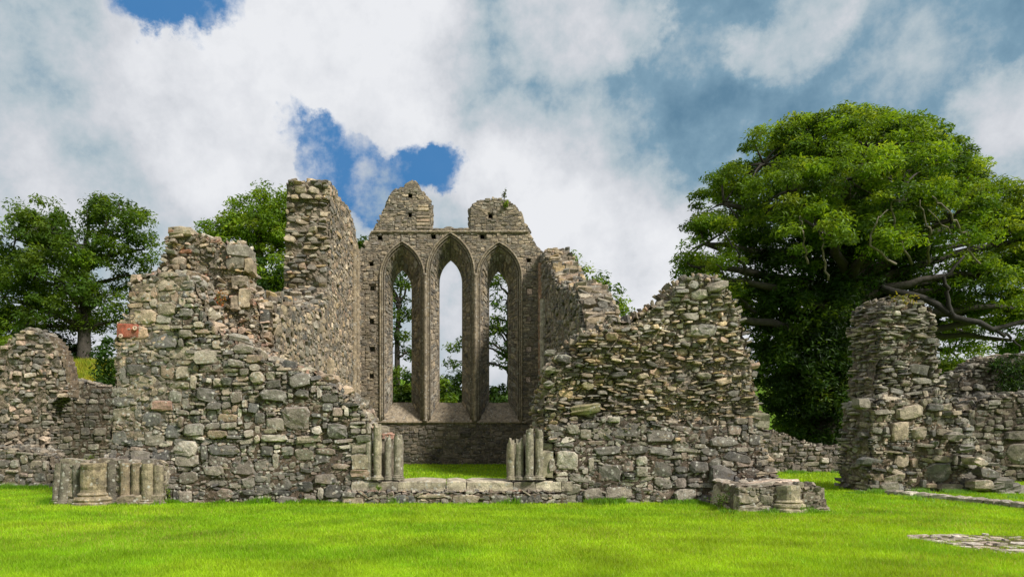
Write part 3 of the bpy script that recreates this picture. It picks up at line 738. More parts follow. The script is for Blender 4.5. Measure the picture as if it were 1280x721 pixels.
m = MB(); wall(m, camframe(19.), pts([(-70,640),(-70,566),(-20,564),(10,561),(35,565),(52,570),(60,572),(64,590),(66,640)], 19.), 1.0,
     [(None, (.13, .11), SZ_MED, PAL_LOW+PAL_GREY, dict(prot=(0, .10), bulge=.6, rough=.2, lowamp=.05), [])], strip=((.10, .13), SZ_T, PAL_GREY, dict(prot=(-.03, .1), bulge=.6, rough=.2)), rag=.05, seed=11.)
m.build('masonry', SML, lw)
bw = thing('ruined_wall', (wx(105, 26), 26, 0), 'dim grey rubble wall standing behind the broken arch, beneath the grassy bank', 'ruined wall')
m = MB(); wall(m, camframe(26.), pts([(-60,640),(-60,480),(40,482),(84,478),(96,477),(112,480),(128,482),(142,484),(190,486),(190,640)], 26.), .9,
     [(None, (.12, .10), SZ_MED, PAL_DARK+PAL_DARK+PAL_GREY[:2], dict(mort=(.1,.095,.09), prot=(0, .08), bulge=.5, rough=.18, lowamp=.04), [])], strip=((.10, .12), SZ_T, PAL_GREY, dict(prot=(-.03, .1), bulge=.6, rough=.2)), rag=.07, seed=12.)  # shade behind the arch painted in with dark stone and mortar colours
m.build('masonry', SM, bw)

# ================================================================ right: pier base, tall pier, low walls
pb2 = thing('pier_base', (wx(965, 13.3), 13.8, 0), 'low flat-topped pier stump with one moulded column foot, by the right doorway wall', 'pier base', 'clustered pier stumps')
m = MB(); Yc = 13.4
wall(m, camframe(Yc), pts([(922,660),(922,620),(924,608),(932,606.5),(960,606),(1010,606),(1022,607),(1029,620),(1036,636),(1038,660)], Yc), 1.15,
     [(None, (.14, .12), SZ_BIG, [(.13,.125,.11), (.2,.19,.155), (.26,.235,.19), (.17,.15,.125)], dict(prot=(0, .06), bulge=.4, rough=.14), [])],
     strip=((.2, .2), SZ_MED, [(.33,.29,.25), (.40,.33,.28), (.25,.23,.2)], dict(prot=(-.02, .04), bulge=.2, rough=.15)), rag=.03, seed=13.)
m.build('masonry', SML, pb2)
m = MB(); column(m, wx(987, 13.3), 13.38, .0, wh(607, 13.3), 14.5*13.3/F, (.33,.30,.22), True, (0, 0), 18, .03); m.build('half_column', DRESSED, pb2)
m = MB(); column(m, wx(1026, 13.45), 13.5, .0, wh(610, 13.4), 8*13.3/F, (.2,.18,.15), True, (-.12, 0), 12, .03); m.build('half_column', DRESSED, pb2)

rp = thing('ruined_pier', (wx(1130, 17.5), 17.5, 0), 'tall crumbling stone pier, narrow above and bulging below, near the right edge', 'ruined pier')
m = MB(); Yp = 17.6
wall(m, camframe(Yp+.35), pts([(1097,640),(1097,520),(1099,498),(1095,470),(1099,446),(1095,424),(1097,398),(1103,384),(1101,378),(1113,373),(1131,374),(1148,378),(1161,388),(1167,396),(1169,420),(1170,448),(1173,470),(1179,486),(1181,640)], Yp+.35), 1.1,
     [(None, (.10, .066), SZ_RUB, PAL_GREY+PAL_GREY+PAL_LOW, dict(bed=.22, mort=(.14,.13,.12), prot=(-.05, .2), bulge=.8, rot=.16, tilt=.25, lowamp=.16, rough=.28, K=7, square=(2.2, 4.5), gap=.003, warp=.07),
      [fx(1155,459,28,14,Yp), fx(1152,446,22,9,Yp), fx(1158,472,26,10,Yp)])],
     strip=((.075, .11), SZ_T, PAL_GREY, dict(prot=(-.04, .18), bulge=.5, K=7, rough=.28, tilt=.2, rot=.15, square=(2.2, 4))), rag=.08, seed=14., front=.12)
wall(m, camframe(Yp), pts([(1085,640),(1086,600),(1088,572),(1089,550),(1093,520),(1095,503),(1103,498),(1113,500),(1153,499),(1175,492),(1191,502),(1197,512),(1199,526),(1211,542),(1219,554),(1229,566),(1235,578),(1249,592),(1261,604),(1265,640)], Yp), 1.25,
     [(None, (.135, .10), SZ_MED, PAL_GREY+PAL_COURSED, dict(bed=.25, mort=(.15,.14,.13), prot=(-.03, .18), bulge=.7, rot=.12, tilt=.2, lowamp=.14, rough=.2, gap=.004, warp=.06),
      [fx(1134,516,38,20,Yp), fx(1124,541,30,28,Yp), fx(1149,541,24,20,Yp), fx(1174,527,16,14,Yp), fx(1078,504,18,14,Yp), fx(1090,575,36,12,Yp), fx(1126,574,24,18,Yp), fx(1170,588,32,26,Yp), fx(1203,592,32,20,Yp)])],
     strip=((.085, .12), SZ_T, PAL_GREY, dict(prot=(-.04, .18), bulge=.5, K=7, rough=.28, tilt=.2, rot=.15, square=(2.2, 4))), rag=.07, seed=15., front=.10)
m.build('masonry', SM, rp)
for px, py, w, h in ((1212,560,16,10),(1226,577,18,10),(1240,592,20,12),(1256,604,22,14),(1270,611,18,12),(1284,614,20,13),(1248,607,18,12),(1200,545,16,10),(1262,617,20,10),(1232,606,22,14)):
    m = MB(); block(m, (wx(px, 17.0), 17.2, wh(py, 17.0)), (w*17/F, .4, h*17/F), random.choice(PAL_GREY), random.uniform(-.4, .4), .03, tilt=random.uniform(-.2, .2), bev=.05); m.build('loose_stone', SM, rp)

rw = thing('ruined_wall', (wx(1260, 21), 21, 0), 'thick grey rubble wall behind the pier, running out of view on the right', 'ruined wall')
m = MB(); wall(m, camframe(21.), pts([(1180,640),(1184,545),(1196,526),(1208,514),(1222,505),(1240,499),(1262,495),(1285,494),(1340,488),(1420,486),(1420,640)], 21.), 1.3,
     [(None, (.13, .10), SZ_MED, PAL_GREY[:3]+PAL_DARK+PAL_DARK+PAL_DARK, dict(mort=(.09,.088,.085), prot=(-.01, .12), bulge=.6, rough=.2, lowamp=.1, rot=.12, tilt=.15, gap=.004), [fx(1268,566,30,30,21.)])], strip=((.085, .12), SZ_T, PAL_GREY, dict(prot=(-.04, .15), bulge=.7, rough=.22)), rag=.07, seed=16., front=.18)  # dark stones and mortar: this face's shade is put into the colour
m.build('masonry', SM, rw)
iw = thing('ruined_wall', (wx(1240, 25), 25, 0), 'broken wall stub overgrown with dark ivy, farther back at the right edge', 'ruined wall')
m = MB(); wall(m, camframe(25.), pts([(1192,640),(1194,505),(1200,480),(1208,466),(1222,458),(1234,449),(1250,446),(1280,444),(1320,450),(1360,470),(1360,640)], 25.), 1.2,
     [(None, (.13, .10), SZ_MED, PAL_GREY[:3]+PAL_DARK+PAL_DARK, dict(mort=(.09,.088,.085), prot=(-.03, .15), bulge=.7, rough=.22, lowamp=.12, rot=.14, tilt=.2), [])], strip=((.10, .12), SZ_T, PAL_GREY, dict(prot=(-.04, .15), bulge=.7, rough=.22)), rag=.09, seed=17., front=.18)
m.build('masonry', SM, iw)
cw = thing('ruined_wall', (wx(1005, 25.8), 25.8, 0), 'low dark rubble wall across the back, beneath the ivy-clad tree', 'ruined wall')
m = MB(); wall(m, camframe(25.8), pts([(930,640),(930,538),(950,538),(968,541),(985,544),(997,550),(1012,556),(1030,560),(1042,559),(1060,561),(1090,560),(1200,560),(1200,640)], 25.8), 1.0,
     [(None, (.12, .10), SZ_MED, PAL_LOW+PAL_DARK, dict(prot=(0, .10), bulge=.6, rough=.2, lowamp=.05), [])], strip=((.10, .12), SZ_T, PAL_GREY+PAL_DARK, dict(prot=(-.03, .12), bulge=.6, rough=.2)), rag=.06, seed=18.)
m.build('masonry', SM, cw)

kb = MB()
p0 = np.array((wx(1112, 17.), 17.)); p1 = np.array((wx(1330, 13.4), 13.4)); d = p1-p0; L = np.hypot(*d); d /= L; s = 0
while s < L:
    w = random.uniform(.22, .5); c = p0+d*(s+w/2)
    block(kb, (c[0], c[1]+random.uniform(-.03, .03), .03), (w-.015, random.uniform(.26, .34), .16), random.choice([(.38,.36,.31),(.30,.28,.24),(.44,.42,.37),(.25,.23,.2)]), math.atan2(d[1], d[0]), .018); s += w
tag(kb.build('kerb_stones', SML), 'thin pale line of low foundation stones crossing the grass at the right', 'stone kerb')
PAVE = [(wx(1130, 10.15), 10.15), (wx(1195, 10.4), 10.4), (wx(1420, 9.9), 9.9), (wx(1420, 8.7), 8.7), (wx(1262, 8.75), 8.75), (wx(1215, 9.05), 9.05)]
pv = MB()
cells = pack(6.0, 9.6, 8.6, 10.5, (.085, .07), [(2,1,2),(3,1,3),(3,2,2),(2,2,2),(4,2,1),(1,1,1)], inside_poly(PAVE))
stones(pv, lambda u, v: (np.c_[u, v, np.full(len(u), .025)], np.tile((0, 0, 1.), (len(u), 1))), cells, [(.40,.37,.34), (.46,.43,.40), (.36,.33,.29), (.29,.27,.24), (.42,.36,.32)], depth=.1, prot=(-.03, .012), bulge=.2, rough=.16, gap=.004, tilt=.05, warp=.03)
tri = tessellate_polygon([[Vector((a, b, 0)) for a, b in PAVE]])
pv.add([(a, b, .012) for a, b in PAVE], [t for t in tri], None, (.12, .13, .08), 1)
tag(pv.build('stone_paving', SM), 'flat patch of old paving set flush in the lawn at lower right', 'paving')

# ================================================================ ground
def ground_h(X, Y):
    X = np.asarray(X, float); Y = np.asarray(Y, float)
    h = .03*fbm(X*.25, Y*.25)*sstep(4, 9, Y)*(1-sstep(13, 15, Y))
    h = h + 5.6*sstep(31, 47, Y)*sstep(-13, -21, X)
    h = h + 1.2*sstep(36, 60, Y)
    R = np.hypot(X, Y-20); h = h + 22*sstep(120, 330, R)*(1+.35*vnoise(X*.012, Y*.012))
    return h
gx = np.unique(np.r_[np.arange(-30, 30.1, .6), -30-np.cumsum(1.5*1.22**np.arange(24)), 30+np.cumsum(1.5*1.22**np.arange(24))])
gy = np.unique(np.r_[np.arange(-10, 60.1, .6), 60+np.cumsum(1.5*1.22**np.arange(25)), -10-np.cumsum(1.5*1.22**np.arange(24))])
GX, GY = np.meshgrid(gx, gy)
g = MB(); nx, ny = len(gx), len(gy)
V = np.c_[GX.ravel(), GY.ravel(), ground_h(GX, GY).ravel()]
ii = (np.arange(ny-1)[:, None]*nx+np.arange(nx-1)[None]).ravel()
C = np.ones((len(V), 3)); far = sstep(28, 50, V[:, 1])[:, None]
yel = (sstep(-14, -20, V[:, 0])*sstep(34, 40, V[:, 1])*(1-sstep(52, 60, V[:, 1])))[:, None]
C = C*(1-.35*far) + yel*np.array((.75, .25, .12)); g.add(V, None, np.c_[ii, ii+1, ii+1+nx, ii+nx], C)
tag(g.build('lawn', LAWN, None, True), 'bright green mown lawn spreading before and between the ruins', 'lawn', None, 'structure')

def grass(n, y0, y1, power, hmin, hmax, wid, xr, tests=(), colA=(.245, .435, .012), colB=(.35, .51, .018)):
    t = rng.random(n)
    e = 1-power
    Y = (y0**e+(y1**e-y0**e)*t)**(1/e)
    X = wx(xr[0], Y)+(wx(xr[1], Y)-wx(xr[0], Y))*rng.random(n)
    ok = np.ones(n, bool)
    for f in tests: ok &= f(X, Y)
    X, Y = X[ok], Y[ok]; n = len(X)
    Z = ground_h(X, Y)
    patch = fbm(X*.45, Y*.9)+.5*vnoise(X*1.9, Y*3.1, 6.); fine = fbm(X*2.2, Y*2.8, 2.)*.8
    H = rng.uniform(hmin, hmax, n)*(1+.28*fine)
    W = wid*Y/8*rng.uniform(.6, 1.4, n)
    a = rng.uniform(0, 2*np.pi, n); b = rng.uniform(0, 2*np.pi, n); ln = H*rng.uniform(.2, .95, n)
    p0 = np.c_[X-np.cos(a)*W/2, Y-np.sin(a)*W/2, Z-.005]; p1 = np.c_[X+np.cos(a)*W/2, Y+np.sin(a)*W/2, Z-.005]
    p2 = np.c_[X+np.cos(b)*ln, Y+np.sin(b)*ln, Z+H]
    worn = np.exp(-((X-2.6)/3.6)**2-((Y-9.8)/1.5)**2); deep_green = np.exp(-((X+4.6)/2.2)**2-((Y-9.2)/1.4)**2)  # broad worn patch right of centre, broad darker green patch at left
    patch = patch+.8*worn-.9*deep_green
    k = sstep(-.6, .7, patch+.35*rng.normal(0, 1, n))[:, None]
    c = np.array(colA)*(1-k)+np.array(colB)*k
    c *= rng.uniform(.7, 1.3, (n, 1))*(1-.07*np.clip(fine, -1, 1)[:, None])
    # a few straw-coloured dead blades, more of them in the worn patch
    dry = rng.random(n) < .03+.12*sstep(.35, .9, fbm(X*.35+4, Y*.5))+.14*worn*(.5+.5*vnoise(X*1.5, Y*2.5, 4.))
    c[dry] = np.array((.42, .38, .09))*rng.uniform(.7, 1.2, (dry.sum(), 1))
    V = np.stack([p0, p1, p2], 1).reshape(-1, 3)
    mb.add(V, np.arange(3*n).reshape(-1, 3), None, np.repeat(c, 3, 0))
mb = MB()
notpave = lambda X, Y: ~inside_poly(PAVE)(X, Y) | (fbm(X*3, Y*5)+.5*rng.normal(0, 1, len(X)) > .62)
grass(740000, 6.6, 20., 1.7, .03, .062, .0075, (-180, 1460), (notpave,))
grass(70000, 20., 31.6, 1.2, .04, .08, .010, (-60, 1340))
grass(26000, 34., 50., 1.2, .15, .5, .010, (50, 160), (), (.20, .30, .02), (.42, .38, .04))
# longer unmown fringe along the feet of the walls
def fringe(n, x0, x1, Y, spread=.25):
    X = rng.uniform(wx(x0, Y), wx(x1, Y), n); Yy = Y-np.abs(rng.normal(0, spread, n))
    keep = fbm(X*2.3, Yy*0+Y) > .05
    X, Yy = X[keep], Yy[keep]; n = len(X)
    H = rng.uniform(.05, .14, n)*(1+.7*vnoise(X*3.1, Yy*0)); W = rng.uniform(.007, .015, n)
    a = rng.uniform(0, 6.28, n); b = rng.uniform(0, 6.28, n); ln = H*rng.uniform(.2, .8, n)
    V = np.stack([np.c_[X-np.cos(a)*W, Yy, 0*X-.01], np.c_[X+np.cos(a)*W, Yy, 0*X-.01], np.c_[X+np.cos(b)*ln, Yy+np.sin(b)*ln, H]], 1).reshape(-1, 3)
    c = np.array((.14, .29, .012))*rng.uniform(.6, 1.4, (n, 1))
    mb.add(V, np.arange(3*n).reshape(-1, 3), None, np.repeat(c, 3, 0))
fringe(4500, 200, 500, 14.88, .12); fringe(1500, 505, 700, 14.75, .12); fringe(4500, 690, 900, 14.88, .14); fringe(900, 900, 1040, 13.22, .1); fringe(3000, 60, 210, 14.85); fringe(4000, 1055, 1260, 17.3, .2); fringe(2500, -40, 66, 18.8); fringe(3500, 945, 1060, 25.5, .3); fringe(2200, 1120, 1300, 15.9, .5)
tag(mb.build('grass', BLADE), 'short bright green grass blades covering the lawn', 'grass', None, 'stuff')

# ================================================================ trees
def leaf_cloud(mb, centers, per, crad, size, pal, flat=.6, up=.5):
    n = len(centers)*per
    c = np.repeat(centers, per, 0); r = np.repeat(crad, per)[:, None]
    g_ = rng.normal(0, 1, (n, 3)); g_ /= np.linalg.norm(g_, axis=1)[:, None]
    g_ *= rng.random((n, 1))**.45
    P = c + g_*r*np.array((1, 1, flat)); P[:, 2] -= (g_[:, 0]**2+g_[:, 1]**2)*r[:, 0]*.22
    nrm = rng.normal(0, 1, (n, 3)); nrm[:, 2] = np.abs(nrm[:, 2])+up; nrm += g_*.8; nrm /= np.linalg.norm(nrm, axis=1)[:, None]
    d = rng.normal(0, 1, (n, 3)); d[:, 2] -= .35; d -= (d*nrm).sum(1)[:, None]*nrm; d /= np.linalg.norm(d, axis=1)[:, None]
    s = np.cross(nrm, d); L = size*rng.uniform(.6, 1.3, (n, 1)); W = L*rng.uniform(.28, .46, (n, 1))
    V = np.stack([P-d*L*.5, P+s*W*.5+nrm*W*.12, P+d*L*.5-nrm*L*.08, P-s*W*.5+nrm*W*.12], 1).reshape(-1, 3)
    pal = np.asarray(pal)
    cc = np.repeat(pal[rng.integers(0, len(pal), len(centers))]*rng.uniform(.82, 1.18, (len(centers), 1)), per, 0)*rng.uniform(.75, 1.25, (n, 1))
    mb.add(V, None, np.arange(4*n).reshape(-1, 4), np.repeat(cc, 4, 0))

def lobe_clumps(lobes, dens, shell=.55):
    C, O = [], []
    for li, (x, y, z, rx, ry, rz) in enumerate(lobes):
        k = max(3, int(dens*(rx*ry+ry*rz+rx*rz)/3*4))
        g_ = rng.normal(0, 1, (k, 3)); g_ /= np.linalg.norm(g_, axis=1)[:, None]
        g_ *= (shell+(1-shell)*rng.random((k, 1)))
        C.append(np.array((x, y, z))+g_*np.array((rx, ry, rz))); O += [li]*k
    return np.concatenate(C), np.array(O)

GREEN  = [(.065,.125,.012), (.09,.155,.014), (.055,.11,.012), (.115,.18,.018)]
BRIGHT = [(.15,.25,.016), (.19,.30,.022), (.11,.20,.016), (.24,.33,.03)]
DARKG  = [(.022,.05,.010), (.03,.062,.011), (.018,.04,.010)]
MIDG   = [(.04,.09,.012), (.055,.11,.014), (.03,.07,.01)]

def tree(name, label, cat, Y, base, lobes_px, dens, per, crad, size, pal, trunk_r=.35, group=None, limb=True, twig=.4, shell=.5, extra=None, barkc=(.05,.042,.033), flat=.6):
    bx = wx(base[0], Y); by = Y; bz = float(ground_h(bx, by))-.2
    t = thing(name, (bx, by, bz), label, cat, group)
    lobes = []
    for l in lobes_px:
        px, py, rx, rz = l[:4]; dy = l[4] if len(l) > 4 else 0.; ry = l[5] if len(l) > 5 else max(rx, rz)
        YY = Y+dy; s = YY/F
        lobes.append((wx(px, YY), YY, wh(py, YY), rx*s, ry*s, rz*s))
    C, O = lobe_clumps(lobes, dens, shell)
    cr = rng.uniform(crad*.7, crad*1.3, len(C))
    tr = MB(); top = np.array((wx(base[1], Y), by, wh(base[2], Y)))
    foot = np.array((bx, by, bz)); k = 9; ts = np.linspace(0, 1, k)[:, None]
    path = foot+(top-foot)*ts; path[1:-1, 0] += .12*vnoise(ts[1:-1, 0]*4, bx); path[1:-1, 1] += .12*vnoise(ts[1:-1, 0]*4, bx+9)
    rr = trunk_r*(1.25-.65*ts[:, 0]); rr[0] *= 1.35
    tube(tr, path, rr, barkc, 10, noise=.06)
    for li, (x, y, z, rx, ry, rz) in enumerate(lobes):
        c = np.array((x, y, z)); ti = np.clip((z-1.2*rz-path[0, 2])/(path[-1, 2]-path[0, 2]), .35, 1.)
        st = foot+(top-foot)*ti
        if limb:
            mid = (st+c)/2+np.array((0, 0, .12*np.linalg.norm(c-st)))+rng.normal(0, .2, 3)
            u = np.linspace(0, 1, 9)[:, None]; pth = st*(1-u)**2+2*mid*u*(1-u)+c*u**2; pth[1:-1] += rng.normal(0, .06, (7, 3))
            tube(tr, pth, np.linspace(trunk_r*.5, trunk_r*.14, 9), barkc, 6)
        for p in C[O == li]:
            if rng.random() > twig: continue
            mid = (c+p)/2+np.array((0, 0, .1*np.linalg.norm(p-c)))+rng.normal(0, .12, 3)
            u = np.linspace(0, 1, 5)[:, None]; tube(tr, c*(1-u)**2+2*mid*u*(1-u)+p*u**2, np.linspace(trunk_r*.12, .012, 5), barkc, 4)
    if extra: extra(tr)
    tr.build('trunk', BARK, t, True)
    lf = MB(); leaf_cloud(lf, C, per, cr, size, pal, flat); lf.build('crown', LEAF, t)
    return t

# big ash with ivy
def ash_extra(tr):
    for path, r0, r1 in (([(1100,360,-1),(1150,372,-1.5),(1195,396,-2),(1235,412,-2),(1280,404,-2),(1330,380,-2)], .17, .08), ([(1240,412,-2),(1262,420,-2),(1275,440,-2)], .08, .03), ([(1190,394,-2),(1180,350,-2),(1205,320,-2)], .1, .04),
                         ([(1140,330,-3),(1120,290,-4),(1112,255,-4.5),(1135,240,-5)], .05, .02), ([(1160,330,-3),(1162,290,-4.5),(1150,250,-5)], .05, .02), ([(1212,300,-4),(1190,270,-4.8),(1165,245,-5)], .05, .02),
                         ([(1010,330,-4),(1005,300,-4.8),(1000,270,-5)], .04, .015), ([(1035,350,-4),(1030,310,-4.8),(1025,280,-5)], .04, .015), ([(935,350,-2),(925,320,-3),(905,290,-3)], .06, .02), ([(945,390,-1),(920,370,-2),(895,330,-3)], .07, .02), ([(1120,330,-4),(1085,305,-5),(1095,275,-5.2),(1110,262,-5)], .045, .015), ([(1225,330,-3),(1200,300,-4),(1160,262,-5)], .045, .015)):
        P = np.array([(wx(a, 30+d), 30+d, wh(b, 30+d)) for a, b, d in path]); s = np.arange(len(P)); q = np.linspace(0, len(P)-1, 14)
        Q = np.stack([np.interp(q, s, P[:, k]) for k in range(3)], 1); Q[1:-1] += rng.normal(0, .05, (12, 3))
        tube(tr, Q, np.linspace(r0, r1, 14), (.16, .135, .10) if r0 < .06 else (.03, .026, .022), 6)  # thick limbs near black: crown shade put into the bark colour
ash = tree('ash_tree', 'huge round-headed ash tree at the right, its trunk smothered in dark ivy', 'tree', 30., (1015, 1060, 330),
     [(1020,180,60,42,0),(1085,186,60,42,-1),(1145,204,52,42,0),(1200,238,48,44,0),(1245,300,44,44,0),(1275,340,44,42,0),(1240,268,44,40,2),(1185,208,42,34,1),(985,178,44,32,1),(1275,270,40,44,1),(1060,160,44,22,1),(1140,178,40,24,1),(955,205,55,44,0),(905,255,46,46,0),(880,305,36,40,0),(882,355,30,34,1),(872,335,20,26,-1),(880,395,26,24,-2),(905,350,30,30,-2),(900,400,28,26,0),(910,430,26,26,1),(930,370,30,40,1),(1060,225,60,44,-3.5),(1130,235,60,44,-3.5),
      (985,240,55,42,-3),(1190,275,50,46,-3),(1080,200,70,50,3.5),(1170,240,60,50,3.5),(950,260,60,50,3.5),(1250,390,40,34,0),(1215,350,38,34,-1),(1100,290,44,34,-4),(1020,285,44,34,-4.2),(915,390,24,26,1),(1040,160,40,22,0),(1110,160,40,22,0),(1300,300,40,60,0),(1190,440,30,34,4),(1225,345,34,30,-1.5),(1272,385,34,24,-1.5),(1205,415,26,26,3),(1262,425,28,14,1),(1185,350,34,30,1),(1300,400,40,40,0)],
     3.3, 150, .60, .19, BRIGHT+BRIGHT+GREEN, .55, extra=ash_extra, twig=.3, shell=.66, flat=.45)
iv = MB()
il = []
for px, py, rx, rz, dy in ((1010,500,52,55,0),(1000,440,60,50,-.6),(1010,390,66,50,-.8),(990,340,52,50,-.4),(1050,350,46,52,0),(965,290,40,44,0),(1050,290,60,50,-.5),(1110,300,46,50,0),(1040,450,32,60,.3),(1020,540,44,26,.5),(1140,320,34,44,0),(1110,360,50,36,1),(975,410,40,50,0),(1150,390,46,34,2),(1060,400,44,60,1.),(975,470,40,50,1.),(1030,480,40,44,-.9),(1042,520,34,36,-.9),(1060,470,30,44,-.8)):
    Y = 30+dy; s = Y/F; il.append((wx(px, Y), Y, wh(py, Y), rx*s, rx*s*.9, rz*s))
Ci, _ = lobe_clumps(il, 6., .6); leaf_cloud(iv, Ci, 80, rng.uniform(.35, .7, len(Ci)), .22, DARKG+MIDG+MIDG+GREEN, .8, .5)
iv.build('ivy', LEAF, ash)

tree('sycamore_tree', 'broad dark green tree on the bank at far left, sky showing through its right side', 'tree', 50., (104, 106, 330),
     [(110,262,30,20,0),(150,262,34,22,0),(172,285,26,22,0),(60,285,40,26,0),(20,300,40,28,0),(95,305,44,34,-2),(140,310,34,26,0),(180,312,24,18,0),(40,340,44,34,-1),(85,360,44,34,-2),(5,370,40,36,0),(60,395,44,26,-1),(45,270,34,24,1),(30,380,50,40,1),(70,330,50,40,2),(130,370,26,24,0),(165,345,24,22,1),(150,400,20,18,2),(10,410,30,20,0),(115,405,26,18,2),(-25,330,40,40,0)],
     .95*1.45, 100, .85, .32, GREEN+GREEN+BRIGHT[:1], .4, 'trees behind the ruins', twig=.25, shell=.5)
tree('sycamore_tree', 'bright green tree rising behind the left wall, beside the jagged rubble tower', 'tree', 44., (320, 325, 300),
     [(305,265,32,20,0),(345,250,26,18,0),(280,285,26,16,0),(325,285,36,24,-1),(355,275,26,28,0),(300,302,34,18,0),(345,310,30,22,0),(262,292,12,6,0),(385,270,30,30,1)],
     2.4, 110, .75, .27, BRIGHT, .4, 'trees behind the ruins', twig=.25, shell=.5)
tree('shrubby_tree', 'rounded mid-green bush seen over the low part of the left wall', 'tree', 40., (340, 340, 370),
     [(338,345,26,24,0),(325,365,24,30,0),(355,360,24,36,0),(340,390,40,40,0)], 3.2, 80, .6, .28, BRIGHT+MIDG, .3, 'trees behind the ruins', twig=.15)
tree('sycamore_tree', 'leafy tree showing through the left pointed window', 'tree', 46., (492, 500, 380),
     [(457,300,12,20,0),(450,325,16,24,0),(504,350,22,16,0),(490,372,24,14,0),(508,392,18,14,0),(494,416,24,12,0),(510,438,18,9,0),(470,350,20,20,0),(500,330,20,12,0)],
     1.9, 55, .7, .32, GREEN+MIDG, .22, 'trees behind the ruins', twig=.6, shell=.3)
tree('sycamore_tree', 'dark airy tree showing through the right pointed window', 'tree', 46., (637, 636, 370),
     [(620,352,14,9,0),(628,376,16,9,0),(616,395,10,8,0),(640,350,24,20,0),(625,410,14,16,0),(634,440,18,24,0),(628,415,16,16,0),(572,430,12,16,0),(566,452,8,10,0),(600,420,20,20,0),(650,400,24,30,0)],
     1.8, 50, .6, .30, GREEN+MIDG, .2, 'trees behind the ruins', twig=.6, shell=.3)
tree('sycamore_tree', 'tree whose top shows above the broken wall right of the windows', 'tree', 42., (745, 745, 420),
     [(712,330,16,12,0),(724,338,18,12,0),(742,350,18,12,0),(762,362,16,9,0),(774,378,13,11,0),(745,385,30,24,0),(782,388,8,8,0),(720,370,30,20,0)],
     2.4, 65, .6, .30, BRIGHT+GREEN, .26, 'trees behind the ruins', twig=.4, shell=.4)
for (px, py, rx, rz, Y, lab, pal, h) in (
    (500, 486, 34, 30, 40., 'green bush at the foot of the left pointed window', GREEN+MIDG, 0),
    (552, 488, 12, 26, 39., 'small leafy bush in the middle pointed window', GREEN+BRIGHT, 0),
    (574, 487, 22, 30, 42., 'dark rounded bush behind the middle pointed window', DARKG+MIDG, 0),
    (622, 500, 34, 24, 44., 'low green bush at the foot of the right pointed window', MIDG, 0),
    (2, 432, 20, 22, 40., 'light green bush above the broken arch at far left', BRIGHT, 0),
    (139, 452, 9, 34, 38., 'dark upright bush against the left edge of the doorway wall', MIDG, 0),
    (1180, 470, 24, 34, 29., 'leafy bush between the right pier and the wall behind it', GREEN, 0),
    (60, 428, 56, 10, 50., 'dark hedge line along the top of the grassy bank', DARKG, 0)):
    bz = float(ground_h(wx(px, Y), Y)); pyb = VY-(bz-EYE)*F/Y
    lob = [(px, py, rx, rz, 0)]
    q = py+rz*.6
    while q < pyb: lob.append((px, q, rx, rz, 0)); q += rz*.9
    tree('hedge_bush', lab, 'bush', Y, (px, px, py+rz*.5), lob, 3.2 if Y < 45 else 1.6, 75, .55, .28, pal, .12, 'bushes behind the ruins', limb=False, twig=.15, shell=.4)

# ================================================================ small plants on the masonry
def plant(name, label, at, h, spread, n, pal, size=.07, stems=7, stemc=(.1,.09,.04)):
    at = np.array(at, float); t = thing(name, at, label, 'plant')
    s = MB(); tips = []
    for i in range(stems):
        a = rng.uniform(0, 6.28); e = at+np.array((math.cos(a)*spread*rng.random(), math.sin(a)*spread*rng.random(), h*rng.uniform(.6, 1)))
        u = np.linspace(0, 1, 5)[:, None]; mid = at+np.array((0, 0, h*.5)); P = at*(1-u)**2+2*mid*u*(1-u)+e*u**2
        tube(s, P, np.linspace(.012, .005, 5), stemc, 4); tips += [P[3], P[4], P[2]]
    s.build('stem', BARK, t)
    l = MB(); T = np.array(tips); leaf_cloud(l, T, max(1, n//len(T)), np.full(len(T), spread*.35), size, pal, .9); l.build('foliage', LEAF, t)
plant('wall_shrub', 'wispy shrub sprouting from the top of the right gable stub', (wx(631, 32), 32.2, wh(250, 32)), .55, .3, 90, GREEN+[(.16,.07,.03)], .12, 9)
plant('wall_shrub', 'green tuft hanging on the face of the right gable stub', (wx(632, 31.7), 31.72, wh(262, 31.7)), .4, .3, 200, BRIGHT, .10, 8)
plant('wall_plant', 'red and orange leaved plant in the rubble of the left wall', (wx(270, 15.6), 15.75, wh(392, 15.6)), .55, .3, 150, [(.45,.20,.05), (.40,.09,.03), (.35,.28,.05), (.15,.14,.03)], .07, 10)
plant('wall_plant', 'yellowing grass tuft on the head of the right pier', (wx(1130, 17.9), 18.0, wh(385, 17.9)), .35, .4, 260, [(.34,.25,.03), (.26,.24,.03), (.12,.17,.02)], .10, 12)
plant('weed', 'green weed clump beside the right end of the left pier stump', (wx(211, 14.9), 14.85, 0), .4, .2, 160, GREEN+BRIGHT, .06, 10)
plant('weed', 'small weed growing on top of the left pier stump', (wx(114, 15.6), 15.6, wh(578, 15.6)), .18, .2, 90, BRIGHT, .05, 8)
plant('weed', 'weed clump against the left end of the right pier stump', (wx(896, 13.6), 13.5, 0), .35, .25, 160, GREEN, .06, 10)
plant('weed', 'mossy tuft at the base of the left door shafts', (wx(474, 14.8), 14.72, .28), .12, .16, 90, BRIGHT, .05, 8)
# ivy on the far right wall
ivw = thing('ivy_mat', (wx(1268, 25), 24.8, wh(470, 25)), 'dark ivy mat clinging to the broken wall stub at the right edge', 'ivy')
m = MB(); c = []
for k in range(60): c.append((wx(rng.uniform(1240, 1300), 24.8), 24.75+rng.uniform(-.12, .1), wh(rng.uniform(446, 486), 24.8)))
leaf_cloud(m, np.array(c), 40, np.full(60, .3), .12, DARKG+MIDG, .9, .1); m.build('foliage', LEAF, ivw)

